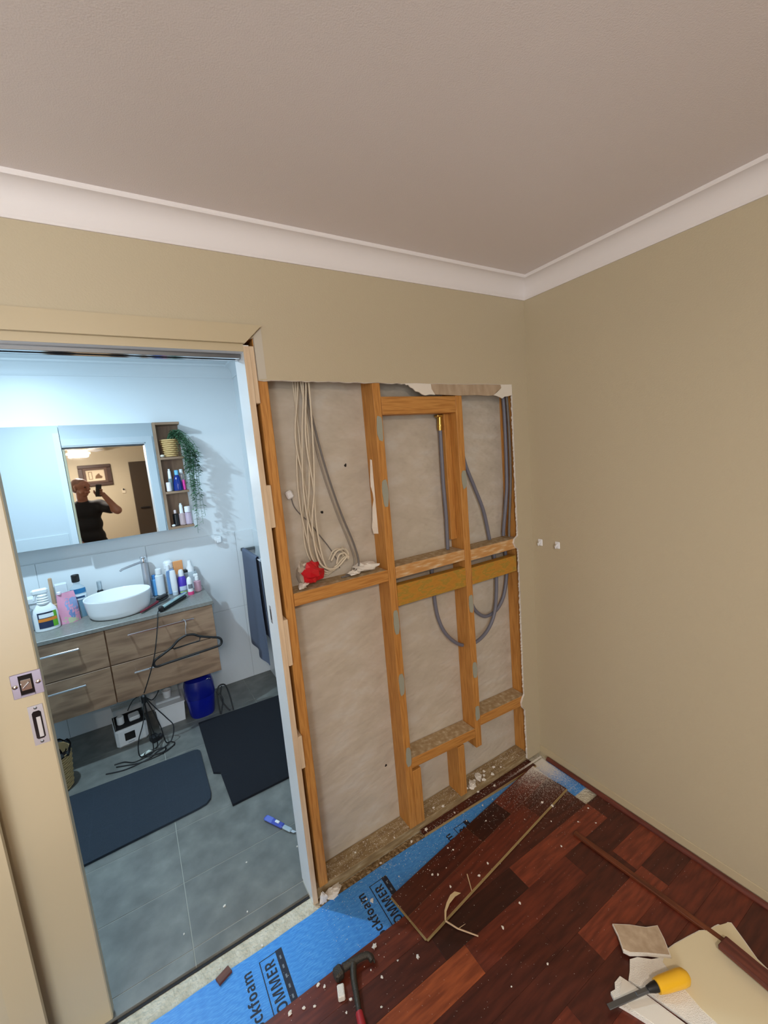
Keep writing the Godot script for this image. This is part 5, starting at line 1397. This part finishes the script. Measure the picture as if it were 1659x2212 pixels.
# ------------------------------------------------------------------ figure: smooth union of tapered bones, meshed as surface nets
func blob(b: Bag, bones: Array, cell: float, k: float):
	# bones: [from, to, r0, r1] and optionally a scale on the distance along one axis
	var lo := Vector3.INF; var hi := -Vector3.INF
	for q in bones:
		var r: float = max(q[2], q[3]) + 2.5 * cell
		for e in [q[0], q[1]]:
			lo = lo.min(e - Vector3.ONE * r); hi = hi.max(e + Vector3.ONE * r)
	var n := Vector3i(((hi - lo) / cell).ceil()) + Vector3i.ONE
	var field := PackedFloat32Array()
	field.resize(n.x * n.y * n.z)
	field.fill(1.0)
	for q in bones:
		var A: Vector3 = q[0]; var B: Vector3 = q[1]; var ra: float = q[2]; var rb: float = q[3]
		var r: float = max(ra, rb) + 2.5 * cell + k * 0.5
		var l2 := (A.min(B) - Vector3.ONE * r - lo) / cell
		var h2 := (A.max(B) + Vector3.ONE * r - lo) / cell
		var ab := B - A
		var den: float = max(ab.length_squared(), 1e-9)
		for z in range(max(0, int(l2.z)), min(n.z - 1, int(h2.z) + 1) + 1):
			for y in range(max(0, int(l2.y)), min(n.y - 1, int(h2.y) + 1) + 1):
				var at := (z * n.y + y) * n.x
				for x in range(max(0, int(l2.x)), min(n.x - 1, int(h2.x) + 1) + 1):
					var p := lo + Vector3(x, y, z) * cell - A
					var t: float = clampf(p.dot(ab) / den, 0.0, 1.0)
					var d := (p - ab * t).length() - lerpf(ra, rb, t)
					var c := field[at + x]
					var h: float = maxf(k - absf(c - d), 0.0) / k
					field[at + x] = minf(c, d) - h * h * k * 0.25
	var id := {}
	var verts := []
	for z in n.z - 1:
		for y in n.y - 1:
			var at := (z * n.y + y) * n.x
			for x in n.x - 1:
				var i := at + x
				var inside := 0
				var v := [field[i], field[i + 1], field[i + n.x], field[i + n.x + 1], field[i + n.x * n.y], field[i + n.x * n.y + 1], field[i + n.x * n.y + n.x], field[i + n.x * n.y + n.x + 1]]
				for w in v:
					if w < 0.0: inside += 1
				if inside == 0 or inside == 8: continue
				var sum := Vector3.ZERO
				var cnt := 0
				for e in [[0, 1], [2, 3], [4, 5], [6, 7], [0, 2], [1, 3], [4, 6], [5, 7], [0, 4], [1, 5], [2, 6], [3, 7]]:
					var a: float = v[e[0]]; var c2: float = v[e[1]]
					if (a < 0.0) != (c2 < 0.0):
						var t := a / (a - c2)
						var pa := Vector3(e[0] & 1, (e[0] >> 1) & 1, e[0] >> 2); var pb := Vector3(e[1] & 1, (e[1] >> 1) & 1, e[1] >> 2)
						sum += pa.lerp(pb, t); cnt += 1
				id[i] = verts.size()
				verts.append(lo + (Vector3(x, y, z) + sum / cnt) * cell)
	b.group += 1
	b.st.set_smooth_group(b.group)
	var sx := 1; var sy := n.x; var sz := n.x * n.y
	for i in id:
		var f0 := field[i]
		for ax in 3:
			var s := [sx, sy, sz][ax] as int; var u := [sy, sz, sx][ax] as int; var w := [sz, sx, sy][ax] as int
			if i + s >= field.size(): continue
			var f1 := field[i + s]
			if (f0 < 0.0) == (f1 < 0.0): continue
			if not (id.has(i - u) and id.has(i - w) and id.has(i - u - w)): continue
			var a: Vector3 = verts[id[i]]; var c: Vector3 = verts[id[i - u]]; var d: Vector3 = verts[id[i - u - w]]; var e: Vector3 = verts[id[i - w]]
			if f0 < 0.0:
				b.quad(a, c, d, e)
			else:
				b.quad(a, e, d, c)

func build_person():
	# stands behind the phone, seen only in the mirror
	var t := thing("person", "person in a black t-shirt and dark shorts holding up a phone in the mirror", "person", V(-1.87, 0.0, 1.72))
	var o := -t.position
	var skin := plain(rgb(160, 108, 84), 0.55)
	var P := func(x: float, y: float, z: float) -> Vector3: return V(x, y, z) + o
	var nk0: Vector3 = P.call(-1.875, 1.46, 1.68); var nk1: Vector3 = P.call(-1.875, 1.585, 1.645)
	var sr: Vector3 = P.call(-1.705, 1.425, 1.67); var sl: Vector3 = P.call(-2.045, 1.425, 1.69)
	var er: Vector3 = P.call(-1.530, 1.345, 1.475); var wr: Vector3 = P.call(-1.655, 1.568, 1.470)
	var el: Vector3 = P.call(-2.12, 1.15, 1.66); var wl: Vector3 = P.call(-1.99, 1.02, 1.50)
	var hr: Vector3 = P.call(-1.785, 0.92, 1.74); var hl: Vector3 = P.call(-1.955, 0.92, 1.74)
	var kr: Vector3 = P.call(-1.77, 0.50, 1.72); var kl: Vector3 = P.call(-1.97, 0.50, 1.72)
	var ar: Vector3 = P.call(-1.765, 0.085, 1.76); var al: Vector3 = P.call(-1.975, 0.085, 1.76)
	var body := Bag.new()
	blob(body, [
		[nk0, nk1, 0.062, 0.058], [sr, sl, 0.062, 0.062], [P.call(-1.80, 1.36, 1.70), P.call(-1.95, 1.36, 1.70), 0.10, 0.10], [P.call(-1.82, 1.20, 1.705), P.call(-1.93, 1.20, 1.705), 0.105, 0.105], [P.call(-1.82, 1.03, 1.71), P.call(-1.93, 1.03, 1.71), 0.108, 0.108], [hr, hl, 0.105, 0.105],
		[sr, er, 0.056, 0.044], [er, wr, 0.044, 0.029], [sl, el, 0.056, 0.044], [el, wl, 0.043, 0.029],
		[hr, kr, 0.088, 0.058], [kr, ar, 0.056, 0.038], [hl, kl, 0.088, 0.058], [kl, al, 0.056, 0.038],
		[ar, P.call(-1.755, 0.04, 1.60), 0.042, 0.032], [al, P.call(-1.985, 0.04, 1.60), 0.042, 0.032], [ar, P.call(-1.765, 0.045, 1.80), 0.042, 0.04], [al, P.call(-1.975, 0.045, 1.80), 0.042, 0.04]], 0.014, 0.035)
	# head on its own finer grid, turned towards the phone
	var hc: Vector3 = P.call(-1.868, 1.672, 1.625)
	var F := Basis(Vector3.UP, -0.80)        # looks to -z turned right
	var Hd := func(x: float, y: float, z: float) -> Vector3: return hc + F * V(x, y, z)
	blob(body, [
		[Hd.call(0, 0.035, 0.02), Hd.call(0, 0.03, -0.025), 0.082, 0.076], [Hd.call(0, -0.02, -0.02), Hd.call(0, -0.075, -0.045), 0.062, 0.036], [Hd.call(-0.03, -0.045, -0.045), Hd.call(0.03, -0.045, -0.045), 0.032, 0.032],
		[Hd.call(0, -0.05, 0.02), Hd.call(0, -0.12, 0.02), 0.05, 0.052],
		[Hd.call(0, 0.015, -0.095), Hd.call(0, -0.018, -0.116), 0.010, 0.014], [Hd.call(-0.012, -0.024, -0.105), Hd.call(0.012, -0.024, -0.105), 0.009, 0.009],
		[Hd.call(-0.035, 0.03, -0.088), Hd.call(0.035, 0.03, -0.088), 0.014, 0.014],
		[Hd.call(-0.022, -0.052, -0.088), Hd.call(0.022, -0.052, -0.088), 0.009, 0.009], [Hd.call(-0.018, -0.063, -0.086), Hd.call(0.018, -0.063, -0.086), 0.009, 0.009],
		[Hd.call(-0.080, 0.02, 0.005), Hd.call(-0.084, -0.02, 0.0), 0.014, 0.010], [Hd.call(0.080, 0.02, 0.005), Hd.call(0.084, -0.02, 0.0), 0.014, 0.010]], 0.0045, 0.016)
	# right hand: palm behind the phone's grip edge, fingers round it
	var pc := V(-1.692, 1.678, 1.400) + o          # lens
	var yaw := 0.540087470; var pitch := -0.140310258; var roll := -0.0864123688
	var f := Vector3(sin(yaw) * cos(pitch), sin(pitch), -cos(yaw) * cos(pitch))
	var r0 := Vector3(cos(yaw), 0, sin(yaw)); var u0 := r0.cross(f)
	var r := r0 * cos(roll) + u0 * sin(roll); var u := u0 * cos(roll) - r0 * sin(roll)
	var Q := func(x: float, y: float, z: float) -> Vector3: return pc + r * x + u * y - f * z   # z is towards the holder
	var palm := [[wr, Q.call(0.030, -0.105, 0.045), 0.029, 0.027], [Q.call(0.035, -0.105, 0.04), Q.call(0.048, -0.055, 0.034), 0.024, 0.016], [Q.call(0.015, -0.115, 0.045), Q.call(0.035, -0.06, 0.045), 0.022, 0.016]]
	for i in 4:
		var y := -0.125 + i * 0.021
		var k1: Vector3 = Q.call(0.050, y + 0.008, 0.030)
		var k2: Vector3 = Q.call(0.047, y + 0.012, 0.002)
		var k3: Vector3 = Q.call(0.022, y + 0.014, -0.0005)
		palm.append_array([[Q.call(0.040, y, 0.045), k1, 0.011, 0.0095], [k1, k2, 0.0095, 0.0088], [k2, k3, 0.0086, 0.0072]])
	var th1: Vector3 = Q.call(-0.020, -0.085, 0.040); var th2: Vector3 = Q.call(-0.036, -0.062, 0.026)
	palm.append_array([[Q.call(0.012, -0.115, 0.048), th1, 0.015, 0.012], [th1, th2, 0.011, 0.009]])
	blob(body, palm, 0.004, 0.006)
	# left hand hangs by the hip, slightly curled
	var lh := [[wl, wl + V(0.035, -0.045, -0.045), 0.027, 0.026]]
	for i in 4:
		var k0 := wl + V(0.030 + 0.012 * i, -0.05, -0.035 - 0.014 * i) 
		var k1 := k0 + V(0.02, -0.032, -0.012); var k2 := k1 + V(0.004, -0.03, 0.004); var k3 := k2 + V(-0.010, -0.018, 0.006)
		lh.append_array([[k0, k1, 0.010, 0.0095], [k1, k2, 0.0095, 0.0085], [k2, k3, 0.0085, 0.007]])
	lh.append_array([[wl + V(0.01, -0.02, -0.03), wl + V(-0.012, -0.055, -0.055), 0.014, 0.011], [wl + V(-0.012, -0.055, -0.055), wl + V(-0.010, -0.085, -0.062), 0.010, 0.008]])
	blob(body, lh, 0.004, 0.006)
	part("body", body, skin, t)
	var eyes := Bag.new()
	for s in [-1.0, 1.0]:
		eyes.ball(Hd.call(s * 0.032, 0.008, -0.086), Vector3.ONE * 0.0115, 8, 12)
	part("eyes", eyes, plain(rgb(60, 44, 36), 0.2), t)
	var hair := Bag.new()
	blob(hair, [[Hd.call(0, 0.045, 0.028), Hd.call(0, 0.044, -0.012), 0.0845, 0.075], [Hd.call(-0.02, 0.0, 0.05), Hd.call(0.02, 0.0, 0.05), 0.058, 0.058]], 0.006, 0.02)
	part("hair", hair, plain(rgb(136, 98, 78), 0.6), t)
	var shirt := Bag.new()
	blob(shirt, [
		[P.call(-1.70, 1.43, 1.67), P.call(-2.05, 1.43, 1.69), 0.073, 0.073], [P.call(-1.80, 1.36, 1.70), P.call(-1.95, 1.36, 1.70), 0.118, 0.118], [P.call(-1.82, 1.20, 1.705), P.call(-1.93, 1.20, 1.705), 0.125, 0.125], [P.call(-1.815, 1.03, 1.71), P.call(-1.935, 1.03, 1.71), 0.128, 0.128], [P.call(-1.80, 0.90, 1.735), P.call(-1.94, 0.90, 1.735), 0.128, 0.128],
		[sr, sr.lerp(er, 0.62), 0.074, 0.066], [sl, sl.lerp(el, 0.62), 0.074, 0.066], [nk0, nk0 + V(0, 0.02, -0.006), 0.074, 0.066]], 0.012, 0.035)
	part("t_shirt", shirt, plain(rgb(15, 15, 17), 0.8), t)
	var shorts := Bag.new()
	blob(shorts, [[hr + V(0, 0.02, 0), hl + V(0, 0.02, 0), 0.114, 0.114], [hr, hr.lerp(kr, 0.85), 0.102, 0.086], [hl, hl.lerp(kl, 0.85), 0.102, 0.086]], 0.013, 0.03)
	part("shorts", shorts, plain(rgb(38, 42, 52), 0.85), t)
	# the phone, held upright: its lens corner is where the picture is taken from
	var ph := thing("smartphone", "black smartphone held up in front of the mirror", "phone", V(-1.692, 1.678, 1.400))
	ph.transform = Transform3D(Basis(r, u, -f), V(-1.692, 1.678, 1.400))
	part("body", Bag.new().box(V(0.010, -0.060, 0.0085), V(0.074, 0.155, 0.008), 0.0035), M.black, ph)
	part("screen", Bag.new().box(V(0.010, -0.060, 0.0128), V(0.068, 0.149, 0.0006)), M.black_gloss, ph)
	part("lens_bump", Bag.new().box(V(-0.006, -0.010, 0.0038), V(0.034, 0.036, 0.0016), 0.0007), M.rubber, ph)

func build_debris():
	rng.seed = 301
	var spots := [[-0.267, 0.219, 7], [-0.241, 0.251, 9], [-0.886, 0.186, 5], [-0.868, 0.199, 5], [-0.859, 0.263, 5], [-0.542, 0.135, 4], [-0.688, 0.451, 6], [-0.798, 0.471, 6], [-0.761, 0.626, 4], [-1.093, 0.37, 7], [-1.22, 0.348, 6], [-1.197, 0.26, 10], [-1.153, 0.339, 4], [-1.126, 0.119, 9], [-0.741, 0.296, 6], [-0.678, 0.28, 5], [-0.885, 0.139, 3], [-0.751, 0.154, 4], [-0.763, 0.135, 4], [-0.377, 0.399, 5], [-0.483, 0.053, 5], [-0.165, 0.418, 4], [-0.122, 0.354, 4], [-1.489, -0.326, 4], [-1.605, -0.194, 6], [-1.536, -0.12, 4], [-1.623, -0.061, 4], [-1.284, -0.266, 4], [-1.40, 0.247, 7], [-1.385, 0.262, 6], [-1.355, 0.36, 4], [-1.43, 0.29, 5], [-1.46, 0.275, 6], [-1.50, 0.262, 8], [-1.33, 0.34, 6], [-1.24, 0.31, 3], [-1.56, 0.30, 6], [-1.26, 0.41, 4], [-1.42, 0.39, 4], [-0.55, -0.035, 6], [-0.30, -0.05, 8], [-0.36, 0.01, 7], [-0.78, 0.005, 9], [-0.86, 0.004, 7], [-1.02, 0.008, 6], [-0.93, -0.02, 5], [-0.45, -0.01, 7], [-1.10, -0.06, 5], [-0.62, 0.012, 5], [-1.14, 0.10, 5], [-0.99, 0.10, 3], [-0.60, 0.07, 4], [-0.42, 0.055, 4], [-0.45, 0.72, 3], [-0.9, 0.60, 3], [-0.31, 0.30, 4], [-0.22, 0.37, 4], [-0.38, -0.04, 9], [-0.34, -0.02, 10], [-0.44, -0.045, 8], [-0.50, -0.03, 7], [-0.40, -0.02, 11], [-0.27, -0.03, 6], [-0.70, -0.04, 6], [-0.66, -0.02, 8], [-0.36, -0.06, 8], [-1.66, 0.001, 4], [-1.75, -0.18, 4], [-1.52, 0.02, 5]]
	var shapes := []
	for i in 4:
		shapes.append(crumple(1.0, 0.6, 0.75, 40 + i).done())
	for s in spots:
		var x: float = s[0]; var z: float = s[1]; var size: float = s[2] * 0.0017
		var y := 0.0
		if z < -0.115: y = 0.0
		elif z < -0.014 and x > -1.29: y = 0.0315
		elif z < 0.02 and x < -0.81: y = -0.0115
		elif z < 0.02: y = 0.0
		elif z < 0.237: y = -0.0085
		var lz := 0.349 - (x + 1.038) * 0.1255
		if x > -1.06 and x < -0.12 and z > lz - 0.19 and z < lz: y = 0.0087
		var o := mi(numbered("plaster_chip"), shapes[rng.randi() % 4], M.gypsum)
		add_child(o)
		o.position = V(x, y + size * 0.26, z)
		o.scale = Vector3.ONE * size
		o.rotation.y = rng.randf() * TAU
		tag(o, "small white plaster chip scattered on the floor below the opened wall", "plaster chip", "scattered plaster chips")
	# fine plaster dust: thickest in the corner, thin along the wall
	var mm := MultiMesh.new()
	mm.transform_format = MultiMesh.TRANSFORM_3D
	mm.mesh = crumple(1.0, 0.35, 0.9, 44).done()
	var places := []
	for i in 42000:
		var x: float; var z: float
		if i >= 9000:
			var wide := 1.0 if i < 30000 else 1.9
			x = -0.018 - abs(rng.randfn(0.0, 0.075)) * wide; z = 0.012 + abs(rng.randfn(0.0, 0.06)) * wide
		elif i < 5200:
			x = -0.012 - abs(rng.randfn(0.0, 0.11)) ; z = 0.02 + abs(rng.randfn(0.0, 0.10))
		elif i < 7200:
			x = rng.randf_range(-1.25, -0.02); z = -0.09 + abs(rng.randfn(0.0, 0.06))
		elif i < 8300:
			x = rng.randf_range(-1.3, -0.05); z = abs(rng.randfn(0.03, 0.12))
		else:
			x = rng.randf_range(-1.6, -0.02); z = rng.randf_range(0.05, 0.75)
		var sz := rng.randf_range(0.0008, 0.0024) if i > 5200 and i < 9000 else rng.randf_range(0.0004, 0.0015)
		if i > 8300 and i < 9000: sz *= 0.6
		if rng.randf() < 0.04: sz *= 1.7
		var y := 0.0
		if z < -0.014: y = 0.0315 if x > -1.29 else -0.0115
		elif z < 0.02 and x < -0.81: y = -0.0115
		elif z > 0.0215 and z < 0.237 and x < -0.0: y = -0.0085
		var lz := 0.349 - (x + 1.038) * 0.1255
		if x > -1.06 and x < -0.115 and z > lz - 0.19 and z < lz: y = 0.0087
		places.append(Transform3D(Basis(Vector3.UP, rng.randf() * TAU).scaled(Vector3.ONE * sz), V(x, y + sz * 0.12, z)))
	mm.instance_count = places.size()
	for i in places.size():
		mm.set_instance_transform(i, places[i])
	var mmi := MultiMeshInstance3D.new()
	mmi.name = "plaster_dust"
	mmi.multimesh = mm
	mmi.material_override = M.gypsum
	add_child(mmi)
	tag(mmi, "fine white plaster dust thick in the floor corner", "plaster dust", "", "stuff")
